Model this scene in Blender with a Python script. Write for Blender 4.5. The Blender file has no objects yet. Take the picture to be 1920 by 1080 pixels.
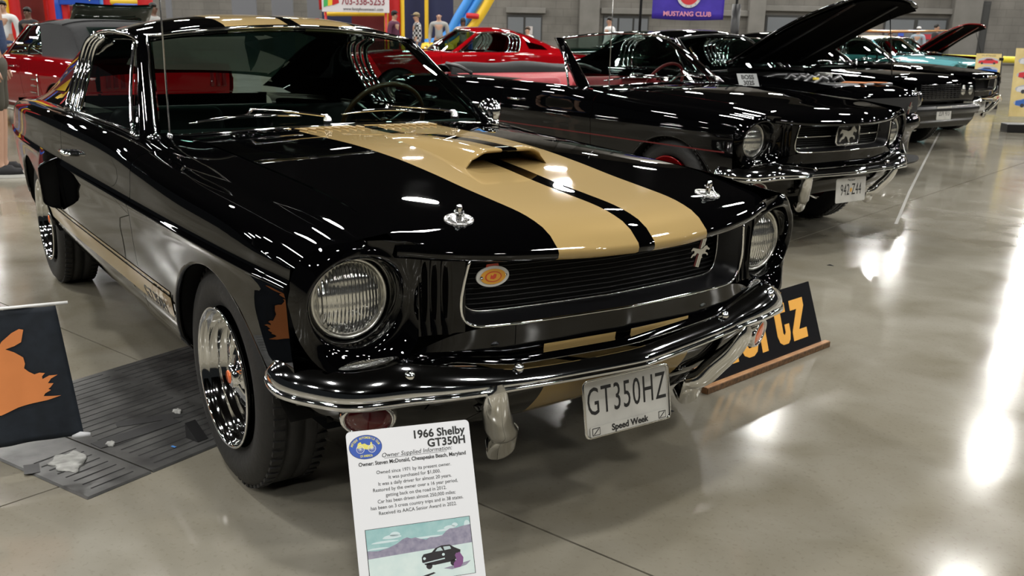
import bpy, bmesh, math, random
import numpy as np
from mathutils import Vector, Matrix, Euler
R = math.radians
S = bpy.context.scene
COL = S.collection
random.seed(7)

# ---------------------------------------------------------------- camera, world, exposure, hall lamps
CAM_POS = (2.58997, -1.61305, 1.27434)
YAW, PITCH, ROLL, FPX = 2.5364767, -0.3097561, 0.0193851, 1823.236
def make_camera():
    fw = Vector((math.cos(PITCH)*math.cos(YAW), math.cos(PITCH)*math.sin(YAW), math.sin(PITCH)))
    r = fw.cross(Vector((0, 0, 1))).normalized(); u = r.cross(fw)
    r2 = math.cos(ROLL)*r + math.sin(ROLL)*u; u2 = -math.sin(ROLL)*r + math.cos(ROLL)*u
    cd = bpy.data.cameras.new('camera'); cam = bpy.data.objects.new('camera', cd)
    m = Matrix(((r2.x, u2.x, -fw.x, CAM_POS[0]), (r2.y, u2.y, -fw.y, CAM_POS[1]), (r2.z, u2.z, -fw.z, CAM_POS[2]), (0, 0, 0, 1)))
    cam.matrix_world = m
    cd.sensor_width = 36; cd.lens = FPX/1920*36; cd.shift_y = 100/1920
    cd.clip_start = .05; cd.clip_end = 300
    cd.dof.use_dof = True; cd.dof.focus_distance = 2.7; cd.dof.aperture_fstop = 10
    COL.objects.link(cam); S.camera = cam
make_camera()
W = bpy.data.worlds.new('world'); S.world = W; W.use_nodes = True
W.node_tree.nodes['Background'].inputs[0].default_value = (.55, .6, .62, 1)
W.node_tree.nodes['Background'].inputs[1].default_value = .02
S.view_settings.view_transform = 'Standard'; S.view_settings.look = 'None'
S.view_settings.exposure = 0.0; S.view_settings.gamma = 1.0; S.view_settings.use_curve_mapping = False

LAMP_H, LAMP_R, LAMP_E = 9.0, .40, 320
def make_lamps():
    ld = bpy.data.lights.new('hall_lamp', 'AREA'); ld.shape = 'DISK'; ld.size = LAMP_R*2; ld.energy = LAMP_E
    ld.color = (1.0, .98, .93)
    u = Vector((-.452, .892, 0)); v = Vector((.892, .452, 0)); p0 = Vector((-9.6, 22.1, LAMP_H))
    for i in range(-6, 5):
        for j in range(-8, 4):
            p = p0 + u*8.3*i + v*5.95*j
            if (p - Vector((-20, 20, 9))).length > 46: continue
            o = bpy.data.objects.new('hall_lamp', ld); o.location = p; COL.objects.link(o)
make_lamps()

# ---------------------------------------------------------------- helpers
def tag(o, label=None, cat=None, group=None, kind=None):
    if label: o['label'] = label
    if cat: o['category'] = cat
    if group: o['group'] = group
    if kind: o['kind'] = kind
    return o
def empty(name, loc=(0, 0, 0), rz=0, label=None, cat=None, group=None, parent=None):
    o = bpy.data.objects.new(name, None); o.location = loc; o.rotation_euler = (0, 0, rz)
    COL.objects.link(o); o.parent = parent; o.empty_display_size = .1
    return tag(o, label, cat, group)
def link(name, me, m, parent=None, label=None):
    o = bpy.data.objects.new(name, me)
    if m is not None and not me.materials:
        for mm in (m if isinstance(m, (list, tuple)) else [m]): me.materials.append(mm)
    COL.objects.link(o); o.parent = parent
    if label: o['label'] = label
    return o
def mesh(name, vs, fs, m, parent=None, smooth=False, label=None, flip=False):
    me = bpy.data.meshes.new(name)
    if flip: fs = [tuple(reversed(f)) for f in fs]
    me.from_pydata([tuple(map(float, v)) for v in vs], [], fs)
    me.polygons.foreach_set('use_smooth', [smooth]*len(me.polygons)); me.update()
    return link(name, me, m, parent, label)
def grid(name, rows, m, parent=None, smooth=True, cu=False, cv=False, label=None, flip=False, solid=0, subs=0):
    nr, nc = len(rows), len(rows[0])
    vs = [p for r in rows for p in r]; fs = []
    for i in range(nr if cu else nr-1):
        for j in range(nc if cv else nc-1):
            a = i*nc+j; b = i*nc+(j+1) % nc; c = ((i+1) % nr)*nc+(j+1) % nc; d = ((i+1) % nr)*nc+j
            fs.append((a, b, c, d))
    o = mesh(name, vs, fs, m, parent, smooth, label, flip)
    if solid:
        md = o.modifiers.new('thickness', 'SOLIDIFY'); md.thickness = solid; md.offset = -1
    if subs:
        md = o.modifiers.new('smooth', 'SUBSURF'); md.levels = subs; md.render_levels = subs
    return o
def bm_obj(name, bm, m, parent=None, smooth=False, bevel=0, label=None):
    me = bpy.data.meshes.new(name); bm.to_mesh(me); bm.free()
    me.polygons.foreach_set('use_smooth', [smooth]*len(me.polygons))
    o = link(name, me, m, parent, label)
    if bevel:
        md = o.modifiers.new('bevel', 'BEVEL'); md.width = bevel; md.segments = 2; md.limit_method = 'ANGLE'
    return o
def add_box(bm, c, s, rot=None):
    mt = Matrix.Translation(Vector(c)) @ (rot.to_matrix().to_4x4() if rot else Matrix()) @ Matrix.Diagonal((*s, 1))
    bmesh.ops.create_cube(bm, size=1, matrix=mt)
def box(name, c, s, m, parent=None, bevel=.004, rot=None, label=None):
    bm = bmesh.new(); add_box(bm, c, s, rot); return bm_obj(name, bm, m, parent, False, bevel, label)
def catmull(P, n):
    P = [np.array(p, float) for p in P]; out = []
    Q = [2*P[0]-P[1]] + P + [2*P[-1]-P[-2]]
    seg = len(P)-1
    for k in range(n):
        t = k/(n-1)*seg; i = min(int(t), seg-1); t -= i
        a, b, c, d = Q[i:i+4]
        out.append(.5*((2*b)+(-a+c)*t+(2*a-5*b+4*c-d)*t*t+(-a+3*b-3*c+d)*t**3))
    return out
def itp(tab, x):
    tab = sorted(tab); xs = [t[0] for t in tab]; ys = [t[1] for t in tab]
    if x <= xs[0]: return ys[0]
    if x >= xs[-1]: return ys[-1]
    n = len(xs); i = max(k for k in range(n-1) if xs[k] <= x)
    def sl(k):
        if k == 0: return (ys[1]-ys[0])/(xs[1]-xs[0])
        if k == n-1: return (ys[-1]-ys[-2])/(xs[-1]-xs[-2])
        a = (ys[k]-ys[k-1])/(xs[k]-xs[k-1]); b = (ys[k+1]-ys[k])/(xs[k+1]-xs[k])
        return 0 if a*b <= 0 else 2*a*b/(a+b)
    h = xs[i+1]-xs[i]; t = (x-xs[i])/h; a, b = sl(i), sl(i+1)
    return (2*t**3-3*t*t+1)*ys[i]+(t**3-2*t*t+t)*h*a+(-2*t**3+3*t*t)*ys[i+1]+(t**3-t*t)*h*b
def tube(name, pts, r, m, parent=None, n=8, closed=False, label=None, caps=True, flat=1):
    pts = [Vector(tuple(map(float, p))) for p in pts]; rows = []; up = Vector((0, 0, 1)); prev = None
    N = len(pts)
    for i, p in enumerate(pts):
        if closed: t = pts[(i+1) % N]-pts[i-1]
        else: t = pts[min(i+1, N-1)]-pts[max(i-1, 0)]
        t.normalize()
        if prev is None:
            a = up if abs(t.z) < .9 else Vector((1, 0, 0)); prev = (a-t*a.dot(t)).normalized()
        else: prev = (prev-t*prev.dot(t)).normalized()
        b = t.cross(prev); rr = r[i] if isinstance(r, (list, tuple)) else r
        rows.append([p+prev*math.cos(2*math.pi*k/n)*rr*flat+b*math.sin(2*math.pi*k/n)*rr for k in range(n)])
    vs = [q for rw in rows for q in rw]; fs = []
    for i in range(N if closed else N-1):
        for j in range(n):
            fs.append((i*n+j, i*n+(j+1) % n, ((i+1) % N)*n+(j+1) % n, ((i+1) % N)*n+j))
    if caps and not closed: fs += [tuple(range(n-1, -1, -1)), tuple((N-1)*n+k for k in range(n))]
    return mesh(name, vs, fs, m, parent, True, label)
def lathe(name, prof, m, parent=None, n=40, axis='y', c=(0, 0, 0), label=None, sy=1, flip=False):
    # prof: (radius, height along axis)
    rows = []
    for rr, h in prof:
        row = []
        for k in range(n):
            a = 2*math.pi*k/n; u, v = rr*math.cos(a), rr*math.sin(a)
            p = {'y': (u, h*sy, v), 'z': (u, v, h), 'x': (h, u, v)}[axis]
            row.append((p[0]+c[0], p[1]+c[1], p[2]+c[2]))
        rows.append(row)
    return grid(name, rows, m, parent, True, cv=True, label=label, flip=flip)
def poly(name, pts, thick, m, parent=None, mat=None, label=None, bevel=0):
    # extruded polygon in local xy, thickness along +z, mapped by matrix
    n = len(pts); mt = mat or Matrix()
    vs = [mt @ Vector((p[0], p[1], 0)) for p in pts]+[mt @ Vector((p[0], p[1], thick)) for p in pts]
    fs = [tuple(range(n-1, -1, -1)), tuple(range(n, 2*n))]+[(i, (i+1) % n, n+(i+1) % n, n+i) for i in range(n)]
    o = mesh(name, vs, fs, m, parent, False, label)
    if bevel:
        md = o.modifiers.new('bevel', 'BEVEL'); md.width = bevel; md.segments = 2; md.limit_method = 'ANGLE'
    return o
def frame(o, xdir, ydir):
    x = Vector(xdir).normalized(); y = Vector(ydir); z = x.cross(y).normalized(); y = z.cross(x)
    return Matrix(((x.x, y.x, z.x, o[0]), (x.y, y.y, z.y, o[1]), (x.z, y.z, z.z, o[2]), (0, 0, 0, 1)))
def text(name, s, size, m, parent, mat, extrude=.001, fat=0, align='CENTER', xs=1.0, space=1.0, label=None, shear=0, ay='CENTER'):
    cu = bpy.data.curves.new(name, 'FONT'); cu.body = s; cu.size = size; cu.align_x = align; cu.align_y = ay
    cu.extrude = extrude; cu.offset = fat; cu.space_character = space; cu.shear = shear; cu.resolution_u = 3
    o = bpy.data.objects.new(name, cu); COL.objects.link(o)
    bpy.context.view_layer.update()
    me = bpy.data.meshes.new_from_object(o.evaluated_get(bpy.context.evaluated_depsgraph_get()))
    bpy.data.objects.remove(o); me.name = name; me.materials.clear()
    me.transform(mat @ Matrix.Diagonal((xs, 1, 1, 1)))
    return link(name, me, m, parent, label)

# ---------------------------------------------------------------- materials
MATS = {}
def mat(name, col, rough=.5, metal=0, coat=0, spec=.5, emit=0, coat_rough=.02):
    if name in MATS: return MATS[name]
    m = bpy.data.materials.new(name); m.use_nodes = True
    b = m.node_tree.nodes['Principled BSDF']
    b.inputs['Base Color'].default_value = (*col, 1); b.inputs['Roughness'].default_value = rough
    b.inputs['Metallic'].default_value = metal; b.inputs['Coat Weight'].default_value = coat
    b.inputs['Coat Roughness'].default_value = coat_rough; b.inputs['Specular IOR Level'].default_value = spec
    if emit: b.inputs['Emission Color'].default_value = (*col, 1); b.inputs['Emission Strength'].default_value = emit
    MATS[name] = m; return m
def nodes(m): return m.node_tree.nodes, m.node_tree.links, m.node_tree.nodes['Principled BSDF']
def noise_mix(name, c1, c2, scale, rough=.5, bump=0, detail=5, coat=0, r2=None, metal=0, coords='Object'):
    if name in MATS: return MATS[name]
    m = mat(name, c1, rough, metal, coat); N, L, b = nodes(m)
    tc = N.new('ShaderNodeTexCoord'); no = N.new('ShaderNodeTexNoise'); no.inputs['Scale'].default_value = scale
    no.inputs['Detail'].default_value = detail; L.new(tc.outputs[coords], no.inputs['Vector'])
    rp = N.new('ShaderNodeValToRGB'); rp.color_ramp.elements[0].color = (*c1, 1); rp.color_ramp.elements[1].color = (*c2, 1)
    rp.color_ramp.elements[0].position = .3; rp.color_ramp.elements[1].position = .7
    L.new(no.outputs['Fac'], rp.inputs[0]); L.new(rp.outputs[0], b.inputs['Base Color'])
    if r2 is not None:
        mr = N.new('ShaderNodeMapRange'); mr.inputs[3].default_value = rough; mr.inputs[4].default_value = r2
        mr.inputs[1].default_value = .3; mr.inputs[2].default_value = .7
        L.new(no.outputs['Fac'], mr.inputs[0]); L.new(mr.outputs[0], b.inputs['Roughness'])
    if bump:
        bp = N.new('ShaderNodeBump'); bp.inputs['Strength'].default_value = bump; bp.inputs['Distance'].default_value = .004
        L.new(no.outputs['Fac'], bp.inputs['Height']); L.new(bp.outputs[0], b.inputs['Normal'])
    return m
BLACK = (.0008, .0008, .0010)
GOLDC = (.35, .245, .10)
black_paint = mat('black_paint', BLACK, .5, 0, 1.0, 0, coat_rough=.012)
red_paint = mat('red_paint', (.20, .002, .004), .5, 0, 1.0, 0)
teal_paint = mat('turquoise_paint', (.11, .31, .34), .5, 0, 1.0, 0)
gold_paint = mat('gold_paint', GOLDC, .42, .25, .7, .4, coat_rough=.03)
chrome = mat('chrome', (.86, .86, .85), .05, 1.0)
dull_chrome = mat('brushed_steel', (.55, .55, .54), .25, 1.0)
rubber = noise_mix('tyre_rubber', (.008, .008, .008), (.014, .013, .012), 60, .62, .3)
matte_black = mat('matte_black', (.004, .004, .004), .65, spec=.2)
satin_black = mat('satin_black', (.006, .006, .007), .35)
grille_black = mat('grille_black', (.006, .006, .006), .4)
black_vinyl = mat('black_vinyl', (.006, .0065, .0065), .5, spec=.15)
red_vinyl = noise_mix('red_vinyl', (.30, .012, .022), (.36, .018, .03), 20, .45)
white_plate = noise_mix('plate_white', (.50, .49, .45), (.40, .39, .36), 12, .5)
black_ink = mat('black_ink', (.01, .01, .01), .5)
red_lens = mat('red_lens', (.10, .004, .006), .12, 0, 1)
amber_lens = mat('amber_lens', (.75, .13, .02), .12, 0, 1)
white_paint = mat('cream_paint', (.72, .68, .56), .4, 0, .8)
def stripe_mat(name='striped_hood_paint'):
    if name in MATS: return MATS[name]
    m = mat(name, BLACK, .5, 0, 1.0, 0, coat_rough=.012); N, L, b = nodes(m)
    tc = N.new('ShaderNodeTexCoord'); sp = N.new('ShaderNodeSeparateXYZ'); L.new(tc.outputs['Object'], sp.inputs[0])
    ab = N.new('ShaderNodeMath'); ab.operation = 'ABSOLUTE'; L.new(sp.outputs['Y'], ab.inputs[0])
    # outer edge: .244 at the nose widening to .285 at the cowl
    ed = N.new('ShaderNodeMapRange'); ed.inputs[1].default_value = .8; ed.inputs[2].default_value = -.7
    ed.inputs[3].default_value = .244; ed.inputs[4].default_value = .283; L.new(sp.outputs['X'], ed.inputs[0])
    lt = N.new('ShaderNodeMath'); lt.operation = 'LESS_THAN'; L.new(ab.outputs[0], lt.inputs[0]); L.new(ed.outputs[0], lt.inputs[1])
    gt = N.new('ShaderNodeMath'); gt.operation = 'GREATER_THAN'; L.new(ab.outputs[0], gt.inputs[0]); gt.inputs[1].default_value = .026
    mu = N.new('ShaderNodeMath'); mu.operation = 'MULTIPLY'; L.new(lt.outputs[0], mu.inputs[0]); L.new(gt.outputs[0], mu.inputs[1])
    # no gold on the upright band between the grille lip and the ledge above the bumper
    z1 = N.new('ShaderNodeMath'); z1.operation = 'COMPARE'; z1.inputs[1].default_value = .620; z1.inputs[2].default_value = .083; L.new(sp.outputs['Z'], z1.inputs[0])
    z2 = N.new('ShaderNodeMath'); z2.operation = 'SUBTRACT'; z2.inputs[0].default_value = 1; L.new(z1.outputs[0], z2.inputs[1])
    z3 = N.new('ShaderNodeMath'); z3.operation = 'MULTIPLY'; L.new(mu.outputs[0], z3.inputs[0]); L.new(z2.outputs[0], z3.inputs[1]); mu = z3
    mx = N.new('ShaderNodeMix'); mx.data_type = 'RGBA'; mx.inputs[6].default_value = (*BLACK, 1); mx.inputs[7].default_value = (*GOLDC, 1)
    L.new(mu.outputs[0], mx.inputs[0]); L.new(mx.outputs[2], b.inputs['Base Color'])
    m2 = N.new('ShaderNodeMath'); m2.operation = 'MULTIPLY'; m2.inputs[1].default_value = .25; L.new(mu.outputs[0], m2.inputs[0]); L.new(m2.outputs[0], b.inputs['Metallic'])
    # the gold is a decal film with a duller coat than the paint
    mr = N.new('ShaderNodeMapRange'); mr.inputs[3].default_value = .012; mr.inputs[4].default_value = .035
    L.new(mu.outputs[0], mr.inputs[0]); L.new(mr.outputs[0], b.inputs['Coat Roughness'])
    return m
stripe_paint = stripe_mat()
def glass_mat(name, tint, spec=.05, rough=.0):
    if name in MATS: return MATS[name]
    m = bpy.data.materials.new(name); m.use_nodes = True; N = m.node_tree.nodes; L = m.node_tree.links
    N.remove(N['Principled BSDF']); out = N['Material Output']
    t = N.new('ShaderNodeBsdfTransparent'); t.inputs[0].default_value = (*tint, 1)
    g = N.new('ShaderNodeBsdfGlossy'); g.inputs['Roughness'].default_value = rough; g.inputs['Color'].default_value = (1, 1, 1, 1)
    f = N.new('ShaderNodeFresnel'); ge = N.new('ShaderNodeNewGeometry'); io = N.new('ShaderNodeMix'); io.inputs[2].default_value = 1.45; io.inputs[3].default_value = 1/1.45
    L.new(ge.outputs['Backfacing'], io.inputs[0]); L.new(io.outputs[0], f.inputs[0])
    x = N.new('ShaderNodeMixShader'); L.new(f.outputs[0], x.inputs[0]); L.new(t.outputs[0], x.inputs[1]); L.new(g.outputs[0], x.inputs[2])
    L.new(x.outputs[0], out.inputs[0]); MATS[name] = m; return m
car_glass = glass_mat('car_glass', (.36, .47, .43))
clear_glass = glass_mat('clear_glass', (.80, .88, .86))
def lens_mat():
    m = bpy.data.materials.new('fluted_headlight_glass'); m.use_nodes = True; MATS['fluted'] = m
    N = m.node_tree.nodes; L = m.node_tree.links; b = N['Principled BSDF']
    b.inputs['Base Color'].default_value = (.78, .78, .74, 1); b.inputs['Metallic'].default_value = .92; b.inputs['Roughness'].default_value = .13
    b.inputs['Coat Weight'].default_value = 1
    tc = N.new('ShaderNodeTexCoord'); wv = N.new('ShaderNodeTexWave'); wv.bands_direction = 'Y'; wv.inputs['Scale'].default_value = 34
    wv.inputs['Distortion'].default_value = 1.5; L.new(tc.outputs['Object'], wv.inputs['Vector'])
    w2 = N.new('ShaderNodeTexWave'); w2.bands_direction = 'Z'; w2.inputs['Scale'].default_value = 9; L.new(tc.outputs['Object'], w2.inputs['Vector'])
    ad = N.new('ShaderNodeMath'); ad.operation = 'ADD'; L.new(wv.outputs['Fac'], ad.inputs[0]); L.new(w2.outputs['Fac'], ad.inputs[1])
    bp = N.new('ShaderNodeBump'); bp.inputs['Strength'].default_value = .8; bp.inputs['Distance'].default_value = .0022
    L.new(ad.outputs[0], bp.inputs['Height']); L.new(bp.outputs[0], b.inputs['Normal']); return m
fluted = lens_mat()

# ---------------------------------------------------------------- the 1960s pony car
# car frame: x forward (0 = front axle), y to the driver's side, z up
WB = -2.743
HW = [(-3.62, .775), (-3.3, .815), (-2.74, .852), (-1.8, .864), (-1.0, .862), (-.3, .858), (.1, .852), (.35, .845), (.56, .832)]
ZT = [(-3.62, .865), (-3.2, .885), (-2.7, .902), (-2.1, .908), (-1.3, .906), (-.95, .896), (-.62, .872), (-.19, .850), (.16, .842), (.43, .826), (.56, .812)]
ZH = [(-.75, .905), (-.6, .902), (-.369, .897), (-.147, .889), (.329, .869), (.5, .848), (.665, .822), (.75, .80)]
ZR = [(-3.62, .46), (-3.2, .40), (-2.35, .345), (-.4, .315), (.44, .385), (.56, .42)]
def archz(x):
    z = 0
    for xc, zc, rx, rz in ((.035, .29, .405, .372), (WB, .29, .40, .36)):
        d = (x-xc)/rx
        if abs(d) < 1: z = max(z, zc+rz*math.sqrt(1-d*d))
    return z
def section(x, inner):
    w = itp(HW, x); zr = itp(ZR, x); zt = itp(ZT, x); zb = max(zr, archz(x))
    low = [(zr, .062), (zr+.05, .034), (.50, .014), (.60, .005), (.685, .001), (.708, -.004)]
    if x > .35: low = [(zr, .05), (zr+.04, .03), (.50, .014), (.60, .005), (.685, .001), (.708, -.004)]
    out = []
    for k in range(12):
        z = zb+(.708-zb)*(k/11)**.9; out.append((w-itp(low, z), z))
    up = [(w+.003, .712), (w-.008, .727), (w-.013, .76), (w-.020, zt-.055), (w-.038, zt-.026), (w-.070, zt-.008), (w-.118, zt)]+inner(x, w, zt)
    out += [tuple(p) for p in catmull(up, 26)]
    return out
def xs_for(x0, x1, n=14):
    xs = [x0+(x1-x0)*k/n for k in range(n+1)]
    for xc, rx in ((.035, .405), (WB, .40)):
        for k in range(37):
            x = xc+rx*math.cos(math.pi*k/36)*.9999
            if x0 < x < x1: xs.append(x)
        for x in (xc-rx-.002, xc+rx+.002):
            if x0 < x < x1: xs.append(x)
    xs = sorted(set(round(x, 5) for x in xs)); return xs
def side_panel(name, x0, x1, s, inner, m, root, n=14):
    FX = [(.60, .126), (.62, .118), (.685, .098), (.745, .068), (.795, .028), (.83, .004), (.84, 0)]
    rows = [[(x+(itp(FX, y)*((x-.25)/.307)**2 if x > .25 and z > .70 else 0), s*y, z) for y, z in section(x, inner)] for x in xs_for(x0, x1, n)]
    return grid(name, rows, m, root, True, flip=(s > 0))
fender_inner = lambda x, w, zt: [(.69, (zt+itp(ZH, x))/2), (.618, itp(ZH, x))]
door_inner = lambda x, w, zt: [(w-.128, zt-.004), (w-.13, zt-.02)]
deck_inner = lambda x, w, zt: [(w-.18, zt+.006), (w-.24, zt+.008)]

def wheel(root, x, s, yface=.805, style='shelby', z=.322):
    t = lathe('wheel', [(.205, -.02), (.225, -.008), (.26, .0), (.295, -.006), (.315, -.022), (.3215, -.045), (.3215, -.060), (.316, -.062), (.316, -.068), (.3215, -.070),
                        (.322, -.105), (.316, -.107), (.316, -.113), (.322, -.115), (.3215, -.15), (.315, -.173), (.29, -.19), (.25, -.195), (.20, -.18)],
              rubber, root, 64, 'y', (0, 0, 0), flip=(s < 0))
    t.location = (x, s*(yface), z); t.scale = (1, s, 1)
    # tread blocks on the shoulders
    bm = bmesh.new()
    for k in range(60):
        a = 2*math.pi*k/60
        add_box(bm, (.3205*math.cos(a), -.038, .3205*math.sin(a)), (.009, .03, .018), Euler((0, -a, 0)))
        add_box(bm, (.3205*math.cos(a), -.16, .3205*math.sin(a)), (.009, .03, .018), Euler((0, -a, 0)))
    tb = bm_obj('tread_blocks', bm, rubber, t); tb['kind'] = 'stuff'
    lathe('rim', [(.196, -.004), (.204, .002), (.2045, .006), (.201, .008), (.1965, .004), (.194, -.004), (.193, -.012), (.187, -.016), (.1855, -.020), (.185, -.036), (.181, -.040), (.180, -.044), (.179, -.062), (.173, -.067), (.172, -.071), (.171, -.088), (.163, -.093), (.160, -.100), (.150, -.112), (.10, -.125), (.0, -.125)],
          chrome if style != 'red' else red_paint, t, 56, 'y')
    if style == 'shelby':
        lathe('spoke_backing', [(.159, -.1005), (.15, -.106), (.04, -.106)], satin_black, t, 40, 'y')
        for k in range(5):
            a = 2*math.pi*k/5+.35
            rows = []
            for rr, w, h in ((.035, .020, -.034), (.06, .020, -.042), (.10, .023, -.060), (.14, .030, -.082), (.166, .040, -.096)):
                ca, sa = math.cos(a), math.sin(a); row = []
                for dx, dh in ((-w, -.03), (-w, 0), (-w*.55, .007), (0, .001), (w*.55, .007), (w, 0), (w, -.03)):
                    row.append((rr*ca-dx*sa, h+dh, rr*sa+dx*ca))
                rows.append(row)
            grid('spoke', rows, chrome, t, True)
        lathe('hub_cap', [(.060, -.11), (.058, -.045), (.050, -.036), (.036, -.034), (.035, -.022), (.028, -.016), (.0, -.014)], chrome, t, 32, 'y')
        lathe('hub_badge', [(.020, -.0155), (.018, -.0125), (0, -.012)], amber_lens, t, 20, 'y')
        for k in range(5):
            a = 2*math.pi*k/5+.35+math.pi/5
            lathe('lug_nut', [(.010, -.10), (.010, -.060), (.006, -.055), (0, -.055)], chrome, t, 8, 'y', (.072*math.cos(a), 0, .072*math.sin(a)))
    else:
        lathe('hub_cap', [(.12, -.11), (.115, -.085), (.09, -.075), (.04, -.07), (.0, -.055)], chrome, t, 32, 'y')
    return t

GX = [(0, .777), (.14, .768), (.29, .755), (.41, .734), (.456, .716)]     # grille-lip plan, x over |y|
BX = [(0, .812), (.25, .800), (.50, .762), (.62, .722), (.70, .688), (.76, .64), (.80, .57)]
HX = [(0, .835), (.13, .822), (.244, .795), (.35, .768), (.456, .735), (.53, .708), (.60, .672)]
def hood_z(x, y):
    zc = itp([(-.8, .932), (-.6, .928), (-.29, .926), (0, .914), (.24, .893), (.417, .873), (.546, .861), (.675, .848), (.763, .829), (.80, .812), (.822, .797), (.836, .782)], x + (itp(HX, 0)-itp(HX, abs(y)))*max(0, (x+.1))/.9)
    ze = itp(ZH, x)
    t = min(1, abs(y)/.61)
    return zc+(ze-zc)*t**3.2 if x < .6 else zc+(min(ze, zc)-zc)*t**3.2
def front_end(root, paint, stripes, trim_lvl='shelby', plate_txt=None):
    hm = stripe_paint if stripes else paint
    # hood
    rows = []
    ny = 41
    for i in range(35):
        row = []
        for j in range(ny):
            y = -.608+1.216*j/(ny-1); xf = itp(HX, abs(y)); u = (i/34)**.75
            x = -.60+(xf+.60)*u
            row.append((x, y, hood_z(x, y)))
        rows.append(row)
    for dx, dz in ((.004, -.010), (.002, -.022), (-.010, -.028)):    # rolled front lip
        rows.append([(p[0]+dx, p[1], p[2]+dz) for p in rows[34]])
    grid('hood', rows, hm, root, True, flip=True)
    for s in (-1, 1):
        fe = side_panel('front_fender', -.713, .557, s, fender_inner, paint, root, 18)
        # arch lip
        pts = [(.035+.405*math.cos(a), s*(itp(HW, .035+.4*math.cos(a))-.008-itp([(.31, .062), (.36, .034), (.50, .014), (.60, .005)], .29+.372*math.sin(a))), .29+.372*math.sin(a)) for a in [.30+(math.pi-.38)*k/30 for k in range(31)]]
        tube('arch_lip', pts, .010, paint, fe)
        # headlight surround
        cy, cz = .685, .673
        outer = [(.828, .673, .560), (.820, .735, .566), (.795, .785, .585), (.745, .815, .625), (.685, .822, .655), (.62, .820, .672), (.562, .805, .683), (.552, .740, .684),
                 (.550, .66, .680), (.556, .585, .676), (.60, .528, .672), (.69, .508, .660), (.77, .522, .628), (.812, .585, .585)]
        n = 56
        oc = catmull(outer+[outer[0]], n+1)[:n]
        rings = []
        for f, kind in ((1, 'o'), (.8, 'o'), (.55, 'o'), (.3, 'o'), (.1, 'o')):
            row = []
            for k in range(n):
                y, z, x = oc[k]; a = math.atan2(z-cz, y-cy)
                bx = .648+.018*math.sin(a)-.035*max(0, math.cos(a))          # crest of the bucket
                by, bz = cy+.122*math.cos(a), cz+.122*math.sin(a)
                g = 1-f; dip = -.012*math.sin(math.pi*g)*(1 if math.cos(a) < 0 else .0)
                row.append((x*f+bx*g+dip+.006*math.sin(math.pi*g), s*(y*f+by*g), z*f+bz*g))
            rings.append(row)
        for rr, dx in ((.122, .001), (.116, .0), (.109, -.012), (.102, -.04), (.100, None)):
            row = []
            for k in range(n):
                y, z, x = oc[k]; a = math.atan2(z-cz, y-cy)
                bx = .648+.018*math.sin(a)-.035*max(0, math.cos(a))
                xx = .572 if dx is None else bx+dx
                row.append((max(xx, .572), s*(cy+rr*math.cos(a)), cz+rr*math.sin(a)))
            rings.append(row)
        grid('headlight_surround', rings, paint, root, True, cv=True, flip=(s < 0))
        hl = lathe('headlight', [(.089, .0), (.085, .010), (.07, .020), (.045, .027), (.02, .030), (0, .031)], fluted, root, 40, 'x', (0, 0, 0))
        hl.location = (.572, s*cy, cz)
        lathe('retaining_ring', [(.088, -.002), (.089, .009), (.093, .013), (.0985, .009), (.100, -.004)], mat('ring_steel', (.75, .74, .70), .28, 1.0), hl, 40, 'x')
        # gill panel with three vertical recesses
        rows = []
        for i in range(30):
            y = .456+(.556-.456)*i/29; t = i/29
            gro = -.020*(0.5-0.5*math.cos(2*math.pi*min(1, max(0, (t-.25)/.72))*3)) if .25 < t < .97 else 0
            row = []
            for k in range(12):
                z = .585+(.800-.585)*k/11; v = math.sin(math.pi*min(1, max(0, (z-.60)/.17)))**.4 if .60 < z < .77 else 0
                x0 = .722-.045*t-.012*math.sin(math.pi*t)
                row.append((x0+gro*v-.03*max(0, (z-.78)/.02)*.2, s*y, z))
            rows.append(row)
        grid('gill_panel', rows, paint, root, True, flip=(s > 0))
    # stone guard below the grille
    rows = []
    for i in range(65):
        y = -.80+1.6*i/64; a = abs(y); sg = -1 if y < 0 else 1
        zt = itp([(0, .598), (.40, .600), (.46, .592), (.55, .560), (.62, .518), (.80, .50)], a)
        xt = itp([(0, .777), (.14, .768), (.29, .755), (.41, .736), (.55, .69), (.68, .66), (.77, .63), (.80, .58)], a)
        xb = itp([(0, .752), (.25, .738), (.45, .712), (.60, .685), (.70, .665), (.80, .57)], a); row = []
        for k in range(10):
            t = k/9
            row.append((xt+(xb-xt)*t**.8+.004*math.sin(math.pi*t), y, zt+(.455-zt)*t))
        rows.append(row)
    grid('stone_guard', rows, hm, root, True)
    # grille opening: tray, bars, trim
    def gp(y, z, d=0): return (itp(GX, abs(y))+(z-.60)*.10-d, y, z)
    path = [(-.452, .768), (-.462, .72), (-.468, .67), (-.462, .630), (-.440, .608), (-.40, .602)]+[(-.40+.08*k, .602-.0*k) for k in range(1, 10)]+[(.40, .602), (.440, .608), (.462, .630), (.468, .67), (.462, .72), (.452, .768)]
    path = catmull([np.array(p) for p in path], 90)
    tube('grille_trim', [gp(p[0], p[1], 0) for p in path], .0042, chrome, root, label='bright chrome lip around the grille opening')
    rows = [[(gp(p[0]*k2, .69+(p[1]-.69)*k3, d)) for p in path] for k2, k3, d in ((1, 1, 0), (.985, .97, .012), (.95, .88, .045), (.915, .80, .075))]
    grid('grille_tray', rows, satin_black, root, True)
    tube('inner_trim', [gp(p[0]*.915, .69+(p[1]-.69)*.80, .073) for p in path], .0025, dull_chrome, root)
    rows = [[(itp(GX, abs(y))-.10, y, z) for y in [-.46+.92*j/24 for j in range(25)]] for z in (.58, .68, .82)]
    grid('grille_backing', rows, matte_black, root, True)
    nb = 13
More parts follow.
